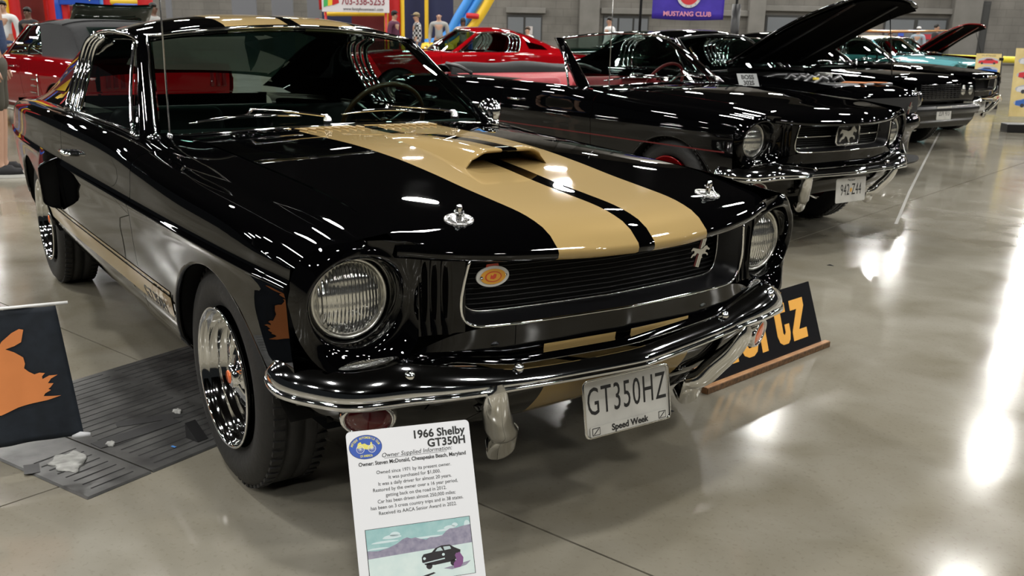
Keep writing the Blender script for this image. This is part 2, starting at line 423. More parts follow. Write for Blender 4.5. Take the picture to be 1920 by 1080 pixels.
    for k in range(nb):
        z = .612+.155*k/(nb-1)
        pts = [(itp(GX, abs(y))-.078, y, z) for y in [-.43+.86*j/20 for j in range(21)]]
        tube('grille_bar', pts, .0024, grille_black, root, 5)
    # bumper
    skew = stripes
    prof = [(-.030, .450), (.010, .440), (.030, .440), (.040, .447), (.040, .456), (.035, .459), (.0345, .463), (.0355, .468), (.0345, .478), (.030, .492), (.021, .508), (.009, .523), (-.005, .535), (-.022, .544), (-.042, .549)]
    prof = [(o, .464+(z-.44)*.52) for o, z in prof]
    prof = catmull([np.array(p) for p in prof], 40)
    path = [(.815, 0), (.806, .16), (.792, .32), (.772, .46), (.745, .57), (.71, .655), (.655, .728), (.585, .778), (.52, .808), (.43, .828)]
    path = [(x+.006, y) for x, y in path]; path = [(x, -y) for x, y in path[:0:-1]]+path
    P2 = catmull([np.array(p) for p in path], 120); rows = []
    for i, p in enumerate(P2):
        t = P2[min(i+1, 119)]-P2[max(i-1, 0)]; t = t/np.linalg.norm(t); nrm = np.array((t[1], -t[0]))
        e = min(i, 119-i)/119; k = min(1, (e/.055)) if e < .055 else 1; sc = math.sqrt(max(0, 1-(1-k)**2))*.9+.1
        ay = abs(p[1]); k1 = min(1, max(0, (ay-.35)/.3)); k2 = min(1, max(0, (ay-.60)/.15)); k2 = k2*k2*(3-2*k2)
        yy = max(0, p[1]) if skew else 0; dx = -.040*min(1, yy/.45); dz = .016*min(1, yy/.40)      # this one hangs slightly askew
        rows.append([(p[0]+nrm[0]*q[0]*(.3+.7*sc)+dx, p[1]+nrm[1]*q[0]*(.3+.7*sc), .49+(q[1]-.49)*sc*(1+.75*k1)+.012*k1-.018*k2+dz) for q in prof])
    bp = grid('front_bumper', rows, mat('bumper_chrome', (.80, .81, .83), .05, 1.0), root, True, flip=False, solid=.003)
    for y in (-.62, -.36, .36, .62):
        x = itp([(0, .821), (.16, .812), (.32, .798), (.46, .778), (.57, .751), (.655, .716), (.728, .661)], abs(y))+.035
        o = lathe('bumper_bolt', [(.0125, 0), (.0115, .004), (.007, .008), (0, .009)], chrome, bp, 16, 'z')
        o.matrix_local = frame((x-.018, y, .529), (0, 1, 0), (-.75, 0, .7)) if False else Matrix.Translation((x-.018-.040*min(1, max(0, y)/.45)*skew, y, .514+.010*(abs(y) > .5)+.016*min(1, max(0, y)/.4)*skew)) @ Euler((0, R(38), 0)).to_matrix().to_4x4()
    # lower valance
    rows = []
    for i in range(49):
        y = -.80+1.6*i/48; a = abs(y)
        xt = itp([(0, .775), (.3, .765), (.50, .72), (.60, .665), (.70, .61), (.80, .50)], a); row = []
        zb = itp([(0, .335), (.35, .325), (.6, .325), (.72, .35), (.80, .41)], a)
        for k in range(10):
            t = k/9; row.append((xt-.10*t**1.6, y, .46+(zb-.46)*t))
        rows.append(row)
    for rr in rows: rr.append((rr[-1][0]-.04, rr[-1][1], rr[-1][2]+.012))
    grid('front_valance', rows, hm, root, True)
    for s in (-1, 1):
        # bumper guard
        gx = -.03*(s > 0)*stripes
        P = catmull([np.array((p[0]+gx, p[1], p[2])) for p in ((.835, s*.432, .490), (.838, s*.43, .455), (.822, s*.415, .400), (.79, s*.385, .345), (.765, s*.36, .305), (.73, s*.345, .285), (.69, s*.34, .30))], 24)
        rows = []
        for i, p in enumerate(P):
            w = itp([(0, .010), (.1, .026), (.4, .040), (.8, .046), (1, .03)], i/23); d = itp([(0, .006), (.15, .035), (.5, .07), (1, .05)], i/23)
            t = P[min(i+1, 23)]-P[max(i-1, 0)]; t /= np.linalg.norm(t); nn = np.array((-t[2], 0, t[0])); 
            if nn[0] < 0: nn = -nn
            rows.append([tuple(p+np.array((0, 1, 0))*w*math.sin(a)*abs(math.sin(a))**.0+nn*d*(math.cos(a)*.5-.5)) for a in [2*math.pi*k/18 for k in range(18)]])
        grid('bumper_guard', rows, chrome, root, True, cv=True)
        # parking lamp in the valance
        pl = lathe('parking_lamp', [(.044, 0), (.040, .006), (.025, .011), (0, .013)], red_lens if s < 0 else amber_lens, root, 28, 'x')
        pl.matrix_local = Matrix.Translation((.635, s*.672, .388)) @ Euler((0, R(8), s*R(26))).to_matrix().to_4x4() @ Matrix.Diagonal((1, 1.25, .85, 1))
        lathe('lamp_bezel', [(.043, -.02), (.044, .006), (.048, .010), (.053, .004), (.056, -.02)], chrome, pl, 28, 'x')
    return bp

def licence_plate(root, w, h, loc, txt, small, framec=True, bottom=None, tilt=-8):
    p = empty('licence_plate', loc, 0, parent=root)
    mt = frame((0, 0, 0), (0, 1, 0), (math.sin(R(tilt)), 0, math.cos(R(tilt))))
    def rr(w, h, r, n=5):
        out = []
        for cx, cy, a0 in ((w/2-r, h/2-r, 0), (-w/2+r, h/2-r, 90), (-w/2+r, -h/2+r, 180), (w/2-r, -h/2+r, 270)):
            for k in range(n): a = R(a0+90*k/(n-1)); out.append((cx+r*math.cos(a), cy+r*math.sin(a)))
        return out
    poly('plate', rr(w, h, .012), .0015, white_plate, p, mt @ Matrix.Translation((0, 0, .001)))
    text('plate_lettering', txt, h*(.72 if bottom else .66), black_ink, p, mt @ Matrix.Translation((0, h*.10 if bottom else 0, .0027)), .0006, -.0002 if bottom else .0, xs=.57 if bottom else .56, space=1.12)
    if small: text('state_name', small, h*.13, black_ink, p, mt @ Matrix.Translation((0, h*.41, .0027)), .0004)
    if framec:
        pts = [mt @ Vector((a*1.0, b*1.0, .003)) for a, b in rr(w+.004, h+.004, .013)]
        tube('plate_frame', pts, .0045, chrome, p, 6, closed=True)
    if bottom:
        poly('frame_strip', rr(w*.93, .026, .004), .002, white_plate, p, mt @ Matrix.Translation((0, -h/2+.012, .005)))
        text('frame_lettering', bottom, .024, black_ink, p, mt @ Matrix.Translation((0, -h/2+.012, .0075)), .0004, .0006)
        for s in (-1, 1):
            poly('emblem', rr(.026, .020, .001, 2), .0004, black_ink, p, mt @ Matrix.Translation((s*w*.40, -h/2+.012, .0071)))
            poly('emblem_field', rr(.022, .016, .001, 2), .0004, white_plate, p, mt @ Matrix.Translation((s*w*.40, -h/2+.012, .0073)))
            poly('emblem_bar', [(-.010, -.007), (-.006, -.007), (.010, .007), (.006, .007)], .0004, black_ink, p, mt @ Matrix.Translation((s*w*.40, -h/2+.012, .0076)))
    return p

def horse(root, loc, sc, m, yaw=0, bars=True, name='horse_emblem', flipx=1):
    H = [(-.50, .10), (-.42, .20), (-.30, .18), (-.18, .16), (0, .12), (.14, .16), (.22, .26), (.34, .30), (.40, .22), (.52, .12), (.47, .06), (.38, .10), (.30, .08), (.28, -.02),
         (.40, -.08), (.44, -.18), (.38, -.20), (.34, -.12), (.22, -.10), (.12, -.12), (.08, -.20), (.14, -.30), (.08, -.31), (0, -.18), (-.08, -.09), (-.18, -.06), (-.26, -.16), (-.38, -.18),
         (-.46, -.28), (-.52, -.26), (-.44, -.12), (-.34, -.06), (-.32, .04), (-.42, .08), (-.48, .02)]
    e = empty(name, loc, 0, parent=root) if bars else root
    mt = Matrix.Translation((0, 0, 0) if bars else loc) @ Euler((0, 0, yaw)).to_matrix().to_4x4() @ frame((0, 0, 0), (0, 1, 0), (0, 0, 1)) @ Matrix.Diagonal((sc*flipx, sc, 1, 1))
    poly('running_horse', H, .006, m, e, mt)
    if bars:
        rz = Euler((0, 0, R(-14))).to_matrix().to_4x4()
        for k, cc in enumerate((red_lens, chrome, chrome)):
            for z0, z1 in ((.12, .75), (-.75, -.12)):
                xx = -.12+.10*k
                poly('emblem_bar', [(xx, z0), (xx+.09, z0), (xx+.09, z1), (xx, z1)], .004, cc, e, mt @ rz)
    return e

def seat(root, x, y, m, w=.50, back=.55, name='front_seat'):
    s_ = empty(name, (x, y, .30), 0, parent=root)
    def pad(nm, c, sz, rot=None):
        o = box(nm, c, sz, m, s_, .05, rot); o.modifiers['bevel'].segments = 4
        for p in o.data.polygons: p.use_smooth = True
    pad('seat_cushion', (.02, 0, .12), (.52, w, .16), Euler((0, R(-6), 0)))
    pad('seat_back', (-.28, 0, .34), (.14, w, back), Euler((0, R(-16), 0)))
    return s_
def steering(root, x, y, z, m):
    a = R(-62)
    o = empty('steering_wheel', (x, y, z), 0, parent=root); o.rotation_euler = (0, a, 0)
    tube('wheel_rim', [(.19*math.cos(t), .19*math.sin(t), 0) for t in [2*math.pi*k/40 for k in range(40)]], .011, m, o, closed=True)
    for t in (0, 2.2, -2.2): tube('spoke', [(0, 0, -.02), (.19*math.cos(t+math.pi), .19*math.sin(t+math.pi), 0)], .009, dull_chrome, o, 6)
    lathe('horn_button', [(.035, -.02), (.03, 0), (0, .006)], m, o, 20, 'z')
def cabin(root, m, dashm, seats=True):
    grid('cabin_floor', [[(x, y, z) for y in (-.72, 0, .72)] for x, z in ((-.55, .62), (-.75, .34), (-2.3, .32), (-2.45, .70), (-3.0, .80))], matte_black, root, False)
    rows = []
    for x, z in ((-.93, .895), (-1.02, .905), (-1.10, .90), (-1.15, .87), (-1.14, .80), (-1.08, .70), (-.90, .62)):
        rows.append([(x-.05*(y/.7)**2, y, z) for y in [-.70+1.4*k/12 for k in range(13)]])
    grid('dashboard', rows, dashm, root, True)
    for s in (-1, 1):
        grid('door_card', [[(x, s*yy, z) for yy, z in ((.70, .34), (.72, .60), (.725, .80), (.735, .895))] for x in (-.85, -1.3, -1.8, -2.4)], m, root, True)
    if seats:
        for s in (-1, 1): seat(root, -1.72, s*.34, m)
        seat(root, -2.45, 0, m, 1.15, .45, 'rear_seat')

HDR = lambda y: (-1.297-.133*(abs(y)/.577)**2, 1.268-.048*(abs(y)/.577)**2)        # windscreen header x,z over y
WSB = lambda y: (-.785-.165*(abs(y)/.70)**2.2, .925-.036*(abs(y)/.70)**2)           # windscreen base
RAIL = [(-1.43, .577, 1.22), (-1.7, .60, 1.236), (-2.0, .607, 1.228), (-2.3, .612, 1.172), (-2.6, .62, 1.09), (-2.9, .635, .99), (-3.15, .65, .918)]
CEN = [(-3.25, .925), (-3.0, 1.01), (-2.7, 1.13), (-2.4, 1.235), (-2.1, 1.297), (-1.8, 1.318), (-1.5, 1.307), (-1.297, 1.268)]
def windscreen(root, g, trim, frame_m, conv=False):
    rows = []
    for k in range(15):
        t = k/14; row = []
        for j in range(25):
            q = -1+2*j/24; yb, yt = q*.690, q*.560; xb, zb = WSB(yb); xt, zt = HDR(yt)
            bul = .02*math.sin(math.pi*t)
            row.append((xb+(xt-xb)*t+bul, yb+(yt-yb)*t, zb+(zt-zb)*t+bul*.6))
        rows.append(row)
    gl = grid('windscreen', rows, g, root, True)
    top = [(HDR(y)[0]+.006, y, HDR(y)[1]+.002) for y in [-.562+1.124*k/24 for k in range(25)]]
    tube('header_trim', top, .009, trim, root, 6)
    tube('base_trim', [(WSB(y)[0]+.005, y, WSB(y)[1]+.003) for y in [-.695+1.39*k/24 for k in range(25)]], .008, trim, root, 6)
    for s in (-1, 1):
        a = np.array((-.955, s*.712, .880)); b = np.array((-1.432, s*.580, 1.222))
        gl_a = np.array((-.925, s*.690, .895)); gl_b = np.array((-1.42, s*.560, 1.224))
        wn_a = np.array((-1.03, s*.728, .890)); wn_b = np.array((-1.50, s*.588, 1.226))
        rows = []
        for k in range(13):
            t = k/12; p = a+(b-a)*t; q = gl_a+(gl_b-gl_a)*t; w = wn_a+(wn_b-wn_a)*t; o = np.array((0, s*.012, .006))
            rows.append([tuple(q), tuple((q+p)/2+o), tuple(p+o), tuple((p+w)/2+o), tuple(w), tuple(w-np.array((0, s*.035, 0))), tuple(q-np.array((.03, s*.02, .01)))])
        grid('windscreen_pillar', rows, frame_m, root, True, cv=True, flip=(s > 0))
        tube('pillar_trim', [gl_a+(gl_b-gl_a)*k/8+np.array((.004, s*.006, .004)) for k in range(9)], .0035, trim, root, 6)
    return gl
def cowl(root, hm):
    rows = []
    for i in range(9):
        row = []
        for j in range(41):
            y = -.612+1.224*j/40; xb, zb = WSB(y); xb += .012; t = i/8
            x = -.604+(xb+.604)*t; z0 = hood_z(-.60, y); row.append((x, y, z0+(zb-z0)*t+.003*math.sin(math.pi*t)))
        rows.append(row)
    grid('cowl_panel', rows, hm, root, True)
    for s in (-1, 1):
        rows = [[(x, s*y, itp(ZH, x)+(itp(ZT, x)-itp(ZH, x))*((y-.612)/.13)+.004*math.sin(math.pi*(y-.612)/.13)) for y in (.612, .65, .69, .742)] for x in (-.71, -.80, -.90, -.98)]
        grid('cowl_side', rows, MATS['black_paint'] if hm == stripe_paint else hm, root, True, flip=(s < 0))
    for k in range(34):
        y = -.50+1.0*k/33
        if abs(y) < .03: continue
        x = -.665-.03*(abs(y)/.5)**2
        box('cowl_louvre', (x, y, hood_z(-.60, y)+.0035+.001), (.060, .009, .005), gold_paint if (hm == stripe_paint and .03 < abs(y) < .27) else MATS['black_paint'], root, .001, Euler((R(20), 0, 0)))
def wiper(root, y0, z0, tip, m=None):
    m = chrome
    w = empty('wiper', (0, 0, 0), 0, parent=root)
    lathe('wiper_pivot', [(.016, 0), (.014, .02), (.008, .028), (0, .03)], m, w, 16, 'z', (-.745, y0, z0-.005))
    P = catmull([np.array(p) for p in ((-.745, y0, z0+.022), (-.80, y0+(tip[0]-y0)*.25, z0+.035), (-.84, y0+(tip[0]-y0)*.55, z0+.045))], 12)
    tube('wiper_arm', P, [.006-.0002*i for i in range(12)], m, w, 6)
    def ws(y, dz=0): x, z = WSB(y); return np.array((x-.045+.02, y, z+.040+dz))
    a = y0+(tip[0]-y0)*.15; b = tip[0]
    tube('wiper_blade', [ws(a+(b-a)*k/14, .012*math.sin(math.pi*k/14)) for k in range(15)], [.004+.003*math.sin(math.pi*k/14) for k in range(15)], m, w, 6)
    tube('arm_tip', [P[-1], ws((a+b)/2, .016)], .006, m, w, 6)
    return w
def body_common(root, paint, stripes=False, bottom=True, qcut=-1.805):
    for s in (-1, 1):
        d = side_panel('door', -1.80, -.718, s, door_inner, paint, root, 16)
        q = side_panel('rear_quarter', -3.62, -1.806, s, deck_inner, paint, root, 20)
        pts = [(WB+.40*math.cos(a), s*(itp(HW, WB+.4*math.cos(a))-.008-itp([(.31, .062), (.36, .034), (.50, .014), (.60, .005)], .29+.36*math.sin(a))), .29+.36*math.sin(a)) for a in [.2+(math.pi-.55)*k/30 for k in range(31)]]
        tube('arch_lip', pts, .010, paint, q)
        hd = tube('door_handle', [(-1.66, s*(itp(HW, -1.66)-.015), .78), (-1.66, s*(itp(HW, -1.66)+.018), .782), (-1.60, s*(itp(HW, -1.6)+.022), .784), (-1.54, s*(itp(HW, -1.54)+.018), .782), (-1.54, s*(itp(HW, -1.54)-.015), .78)], .008, chrome, d)
        # wheel wells
        for xc, rx, rz, nm in ((.035, .405, .372, 'front'), (WB, .40, .36, 'rear')):
            rows = [[(xc+rx*math.cos(a)*1.0, s*y, .29+rz*math.sin(a)) for a in [.12+(math.pi-.24)*k/24 for k in range(25)]] for y in (.70, .50)]
            rows.insert(0, [(p[0], s*(itp(HW, p[0])-.005-itp([(.31, .062), (.36, .034), (.50, .014), (.60, .005)], p[2])), p[2]) for p in rows[0]])
            grid('wheel_well', rows, matte_black, root, True)
            grid('inner_wing', [[(x, s*.50, z) for x in (xc-.5, xc+.5)] for z in (.28, .74)], matte_black, root, False)
        # sill
        grid('sill_panel', [[(x, s*(itp(HW, x)-dy), itp(ZR, x)+dz) for dy, dz in ((.062, .002), (.072, -.018), (.10, -.03), (.2, -.03))] for x in [-.37-1.97*k/10 for k in range(11)]], paint, root, True, flip=(s > 0))
    grid('floor_pan', [[(x, y, .30) for y in (-.70, 0, .70)] for x in (.45, -.5, -2.3, -3.4)], matte_black, root, False)
    grid('radiator_support', [[(.50, y, z) for y in (-.72, .72)] for z in (.34, .76)], matte_black, root, False)
    # tail
    rows = [[(x, y, z) for y, z in [(-.725+1.45*k/16, 0) for k in range(17)] for x, z in [(-3.62-.05*(1-(y/.775)**2)-dx, zz)]] for dx, zz in ((.0, .862), (0, .85), (.0, .70), (-.02, .55), (-.03, .42))]
    grid('tail_panel', rows, paint, root, True)
    rows = [[(-3.68-.05*(1-(y/.80)**2)+0-d, y, z) for y in [-.72+1.44*k/24 for k in range(25)]] for d, z in ((-.02, .55), (.02, .54), (.035, .50), (.02, .45), (-.02, .44))]
    grid('rear_bumper', rows, chrome, root, True)
    for s in (-1, 1):
        for k in range(3): box('tail_lamp', (-3.64, s*(.50+.075*k), .70), (.03, .045, .15), red_lens, root, .01)
def deck(root, paint, x0=-3.15):
    rows = []
    for i in range(10):
        x = x0+(-3.63-x0)*i/9; w = itp(HW, x)-.238; zt = itp(ZT, x)+.006
        rows.append([(x, w*q, zt+.018*(1-q*q)) for q in [-1+2*k/12 for k in range(13)]])
    grid('boot_lid', rows, paint, root, True)
def side_glass(root, s, gm, roof=True):
    # belt y/z, rail y/z
    def P(x, t):
        yb, zb = itp(HW, x)-.125, itp(ZT, x)-.004
        return yb, zb
    base = [(-1.10, .732, .897), (-1.85, .738, .905)]; top = [(-1.50, .592, 1.214), (-2.00, .606, 1.215)]
    a, b = np.array(base[0]), np.array(base[1]); c, d = np.array(top[0]), np.array(top[1])
    rows = []
    for k in range(9):
        t = k/8; l = a+(c-a)*t; r = b+(d-b)*t; bul = .012*math.sin(math.pi*t)
        rows.append([((l+(r-l)*u)[0]-.0*u, s*((l+(r-l)*u)[1]+bul), (l+(r-l)*u)[2]-(.02*u**4 if k > 6 else 0)) for u in [j/8 for j in range(9)]])
    g = grid('side_window', rows, gm, root, True)
    tube('vent_post', [(a[0]+(c[0]-a[0])*t+.0, s*(a[1]+(c[1]-a[1])*t+.010*math.sin(math.pi*t)), a[2]+(c[2]-a[2])*t) for t in [k/8 for k in range(9)]], .007, chrome, root, 6)
    tri = [(-1.04, s*.728, .893), (-1.10, s*.730, .895), (-1.49, s*.592, 1.212), (-1.46, s*.588, 1.215)]
    mesh('vent_window', tri, [(0, 1, 2, 3)], gm, root)
def fastback_roof(root, m, gm, sidem):
    railf = lambda x: (itp([(r[0], r[1]) for r in RAIL], x), itp([(r[0], r[2]) for r in RAIL], x))
    def roof_pt(x, q):
        yr, zr = railf(x); zc = itp(CEN, x); a = abs(q)
        return (yr*q, zr+(zc-zr)*(1-a**2.6))
    rows = []
    NX, NY = 22, 33
    for i in range(NX):
        row = []
        for j in range(NY):
            q = -1+2*j/(NY-1); xf = HDR(q*.577)[0]; u = i/(NX-1); x = xf+(-2.22-xf)*u
            y, z = roof_pt(x, q); 
            if i == 0: z = HDR(q*.577)[1]+.004; y = q*.577
            row.append((x, y, z))
        rows.append(row)
    rows.insert(0, [(p[0]+.010, p[1], p[2]-.014) for p in rows[0]])
    rf = grid('roof_panel', rows, m, root, True, flip=False, solid=.012)
    # rear screen and the strips beside it
    rows = [[(x, *roof_pt(x, q)) for q in [-.82+1.64*j/16 for j in range(17)]] for x in [-2.225-.75*k/10 for k in range(11)]]
    grid('rear_screen', rows, glass_mat('rear_tint', (.05, .09, .075)), root, True)
    for s in (-1, 1):
        rows = [[(x, *roof_pt(x, s*q)) for q in (.81, .87, .93, 1)] for x in [-2.22-.93*k/12 for k in range(13)]]
        grid('sail_panel', rows, sidem, root, True, flip=(s < 0))
        # C pillar side
        front = catmull([np.array(p) for p in ((-2.04, .607, 1.226), (-2.16, .618, 1.19), (-2.21, .645, 1.11), (-2.19, .69, 1.01), (-2.13, .742, .905))], 14)
        backr = [(-3.15, .65, .918)]*14
        rows = []
        for k in range(14):
            t = k/13; f = front[k]; row = []
            for j in range(15):
                u = j/14; x = f[0]+(-3.15-f[0])*u
                yr, zr = railf(x); yb, zb = itp(HW, x)-.118, itp(ZT, x)
                # height parameter: from the rail (t=0) to the belt (t=1)
                yf, zf = f[1], f[2]; tt = t
                y = yr+(yb-yr)*tt**1.3; z = zr+(zb-zr)*tt
                if u < .25:
                    w = 1-u/.25; w = w*w*(3-2*w); y = y*(1-w)+yf*w; z = z*(1-w)+zf*w
                row.append((x, s*y, z))
            rows.append(row)
        grid('rear_pillar', rows, sidem, root, True, flip=(s > 0))
        # quarter glass
        q = [(-2.30, 1.10), (-2.36, .97), (-2.72, .955), (-2.62, 1.03)]
        vs = []
        for x, z in q:
            yr, zr = railf(x); yb, zb = itp(HW, x)-.118, itp(ZT, x); t = (zr-z)/(zr-zb); vs.append((x, s*(yr+(yb-yr)*t**1.3+.008), z))
        mesh('quarter_window', vs, [(0, 1, 2, 3)], glass_mat('dark_glass', (.12, .14, .13)), root)
        # polished channel behind the door glass and drip rail
        for k in range(4):
            f2 = [np.array((p[0]+.055*k+.02*k*(i/13), p[1]+.012, p[2]-.004*k)) for i, p in enumerate(front)]
            tube('window_channel', [(p[0], s*p[1], p[2]) for p in f2], .012 if k in (0, 3) else .008, chrome, root, 6)
        dr = catmull([np.array(p) for p in ((-1.40, .600, 1.185), (-1.44, .594, 1.212), (-1.56, .600, 1.232), (-1.8, .610, 1.240), (-2.03, .614, 1.225), (-2.17, .626, 1.185))], 40)
        tube('drip_rail', [(p[0], s*(p[1]+.006), p[2]) for p in dr], .007, chrome, root, 6)
        tube('belt_trim', [(x, s*(itp(HW, x)-.113), itp(ZT, x)+.004) for x in [-.96-1.2*k/14 for k in range(15)]], .006, chrome, root, 6)
    return rf

def fill_between(root, s, m):
    # strip between door frame trim and roof rail above the door glass
    pass

def shelby():
    root = empty('fastback_car', (0, 0, 0), 0, 'black 1960s fastback with twin gold stripes and bonnet scoop, nearest the camera', 'car')
    m = black_paint
    front_end(root, m, True)
    body_common(root, m)
    deck(root, m)
    windscreen(root, car_glass, chrome, m)
    cowl(root, stripe_paint)
    fastback_roof(root, stripe_paint, car_glass, m)
    for s in (-1, 1): side_glass(root, s, car_glass)
    cabin(root, black_vinyl, black_vinyl)
    steering(root, -1.28, .36, .88, mat('walnut', (.12, .05, .02), .3, 0, .8))
    wiper(root, -.135, .945, (-.58, 0)); wiper(root, .40, .945, (-.05, 0))
    # bonnet scoop
    rows = []; n = 27
    for i in range(22):
        t = i/21; x = -.46+.67*t; w = .070+.052*t; h = .052*(t**.9); row = []
        for j in range(n):
            q = -1+2*j/(n-1); sh = 1-max(0, (abs(q)-.62)/.38)**2 if abs(q) > .62 else 1
            sh = max(0, sh)**.7; y = q*w*(1+.30*(1-sh)*.6)
            row.append((x+(.012 if abs(q) < .9 else 0)*t, y, hood_z(min(x, .21), y)-.002+h*sh+.001))
        rows.append(row)
    lip = rows[-1]
    for dx, k in ((.006, .90), (0, .80), (-.02, .74), (-.10, .66)):
        rows.append([(p[0]+dx, p[1]*(.985 if k < .95 else 1), hood_z(.21, p[1])+(p[2]-hood_z(.21, p[1]))*k) for p in lip])
    sc = grid('bonnet_scoop', rows, stripe_paint, root, True, flip=False)
    grid('scoop_mouth', [[(x, y, hood_z(.21, y)+z) for y in [-.105+.21*k/10 for k in range(11)]] for x, z in ((.13, .001), (.12, .030))], matte_black, root, False)
    # bonnet pins
    for s in (-1, 1):
        x, y = .623, s*.414; z = hood_z(x, y)
        nrm = (hood_z(x, y)-hood_z(x+.02, y))/.02; ny = (hood_z(x, y)-hood_z(x, y+.02))/.02
        p = empty('bonnet_pin', (x, y, z+.0), 0, parent=root); p.rotation_euler = (-math.atan(ny), math.atan(nrm), 0)
        lathe('scuff_plate', [(.036, -.004), (.036, .0015), (.035, .0028), (.010, .003), (0, .003)], dull_chrome, p, 36, 'z')
        lathe('pin', [(.0075, 0), (.0075, .030), (.006, .036), (.0, .039)], chrome, p, 14, 'z')
        for k in range(4):
            a = math.pi/4+k*math.pi/2
            lathe('plate_rivet', [(.0042, .002), (.0036, .0048), (0, .0056)], chrome, p, 10, 'z', (.025*math.cos(a), .025*math.sin(a), 0))
        tube('pin_clip', [(.012*math.cos(t)*1.2, .010*math.sin(t), .020) for t in [2*math.pi*k/14 for k in range(14)]], .0015, chrome, p, 5, closed=True)
        tube('clip_tail', [(.012, 0, .020), (.022, .002, .016), (.034, .0, .006)], .0015, chrome, p, 5)
    # sill stripes
    for s in (-1, 1):
        for z0, z1, nm in ((.412, .476, 'sill_stripe'), (.486, .494, 'sill_pinstripe')):
            def yz(x, z):
                w = itp(HW, x); zr = itp(ZR, x); zr2 = max(zr, .31)
                return w-itp([(zr, .062), (zr+.05, .034), (.50, .014), (.60, .005)], z)+.0022
            rows = [[(x, s*yz(x, z), z) for z in (z0, z0*.67+z1*.33, z0*.33+z1*.67, z1)] for x in [-.36-1.94*k/30 for k in range(31)]]
            grid(nm, rows, gold_paint, root, True, flip=(s > 0))
        mt = frame((-.50, s*.8505, .443), (1, 0, 0) if s < 0 else (-1, 0, 0), (0, s*.3, 1))
        text('sill_lettering', 'G.T.350H', .062, black_ink, root, mt @ Matrix.Translation((0, 0, .002)), .0006, .001)
        # rear brake scoop ahead of the wheel
        rows = []
        for k in range(11):
            t = k/10; row = []
            for j in range(17):
                q = j/16; z = .505+.225*q; bul = .075*(1-t)**.9*min(1, math.sin(math.pi*q)*2.2)**.6 if 0 < q < 1 else 0
                x = -1.86-.05*(1-q)-.44*t+.06*t*(1-q)
                row.append((x, s*(itp(HW, x)-itp([(.36, .05), (.50, .014), (.60, .005), (.70, .0), (.73, .008)], z)+bul), z))
            rows.append(row)
        inner = [(p[0]-.004, s*(abs(p[1])-.008), p[2]) for p in rows[0]]; deep = [(p[0]-.10, s*(itp(HW, p[0])-.004), p[2]) for p in rows[0]]
        bs = grid('brake_scoop', [inner]+rows, m, root, True, flip=(s > 0))
        grid('scoop_throat', [[(p[0]-.012, p[1]-s*.004, p[2]) for p in rows[0]], [(p[0]-.016, s*(itp(HW, p[0])-.008+.004), p[2]) for p in rows[0]]], matte_black, bs, False)
    # aerial on the right wing
    a = empty('aerial', (-.90, -.655, .885), 0, parent=root)
    lathe('aerial_base', [(.018, 0), (.017, .01), (.010, .022), (.006, .028), (0, .03)], chrome, a, 16, 'z')
    tube('aerial_mast', [(0, 0, .02), (-.004, .006, .4), (-.008, .014, .85)], [.0034, .003, .002], dull_chrome, a, 8)
    # bonnet-hinge corner cluster: chrome cowl corner pieces
    for s in (-1, 1):
        lathe('cowl_corner_cap', [(.03, 0), (.028, .012), (.016, .022), (0, .025)], chrome, root, 20, 'z', (-.925, s*.700, .885))
    # door mirror on the driver's side
    mi = empty('door_mirror', (-1.14, .775, .858), 0, parent=root)
    lathe('mirror_head', [(.050, -.028), (.053, -.022), (.051, .0), (.040, .020), (.02, .032), (0, .035)], chrome, mi, 32, 'x').matrix_local = Matrix.Translation((0, .05, .080)) @ Euler((0, R(-38), R(-14))).to_matrix().to_4x4()
    tube('mirror_stalk', [(0, -.01, 0), (0, .02, .03), (0, .045, .06)], [.014, .010, .009], chrome, mi, 10)
    # badges on the grille
    b = empty('club_badge', (.700, -.385, .722), 0, parent=root)
    def ell(a, bb, n=36): return [(a*math.cos(2*math.pi*k/n), bb*math.sin(2*math.pi*k/n)) for k in range(n)]
    mt = Matrix.Rotation(R(-4), 4, 'Z') @ frame((0, 0, 0), (0, 1, 0), (0, 0, 1))
    poly('badge_plate', ell(.044, .025), .004, white_plate, b, mt @ Matrix.Translation((0, 0, .03)))
    poly('badge_field', ell(.034, .0185), .0015, mat('badge_gold', (.62, .30, .04), .35, .3), b, mt @ Matrix.Translation((0, 0, .0342)))
    poly('badge_ring', ell(.022, .0125), .001, mat('badge_red', (.45, .05, .02), .4), b, mt @ Matrix.Translation((0, 0, .0358)))
    poly('badge_centre', ell(.019, .0105), .001, MATS['badge_gold'], b, mt @ Matrix.Translation((0, 0, .0362)))
    poly('badge_figure', [(-.009, -.004), (-.007, .005), (-.002, .002), (.002, .007), (.008, .005), (.006, -.003), (.0, -.006)], .001, MATS['badge_red'], b, mt @ Matrix.Translation((0, 0, .0368)))
    poly('badge_crown', [(-.018, .020), (.018, .020), (.015, .030), (-.015, .030)], .003, MATS['badge_red'], b, mt @ Matrix.Translation((0, 0, .029)))
    text('badge_lettering', 'AMERICAN POLICE', .0052, black_ink, b, mt @ Matrix.Translation((0, .0255, .0345)), .0003) if False else None
    for s in (-1, 1): lathe('badge_screw', [(.004, 0), (.003, .003), (0, .003)], chrome, b, 8, 'x', (.034, s*.034, 0))
    horse(root, (.706, .315, .700), .058, MATS['chrome'], R(-12))
    licence_plate(root, .285, .145, (.795, 0, .352), 'GT350HZ', None, True, 'Speed Week', -10)
    for x, s in ((0, -1), (0, 1), (WB, -1), (WB, 1)): wheel(root, x, s, .812 if x == 0 else .80)
    return root
shelby_car = shelby()

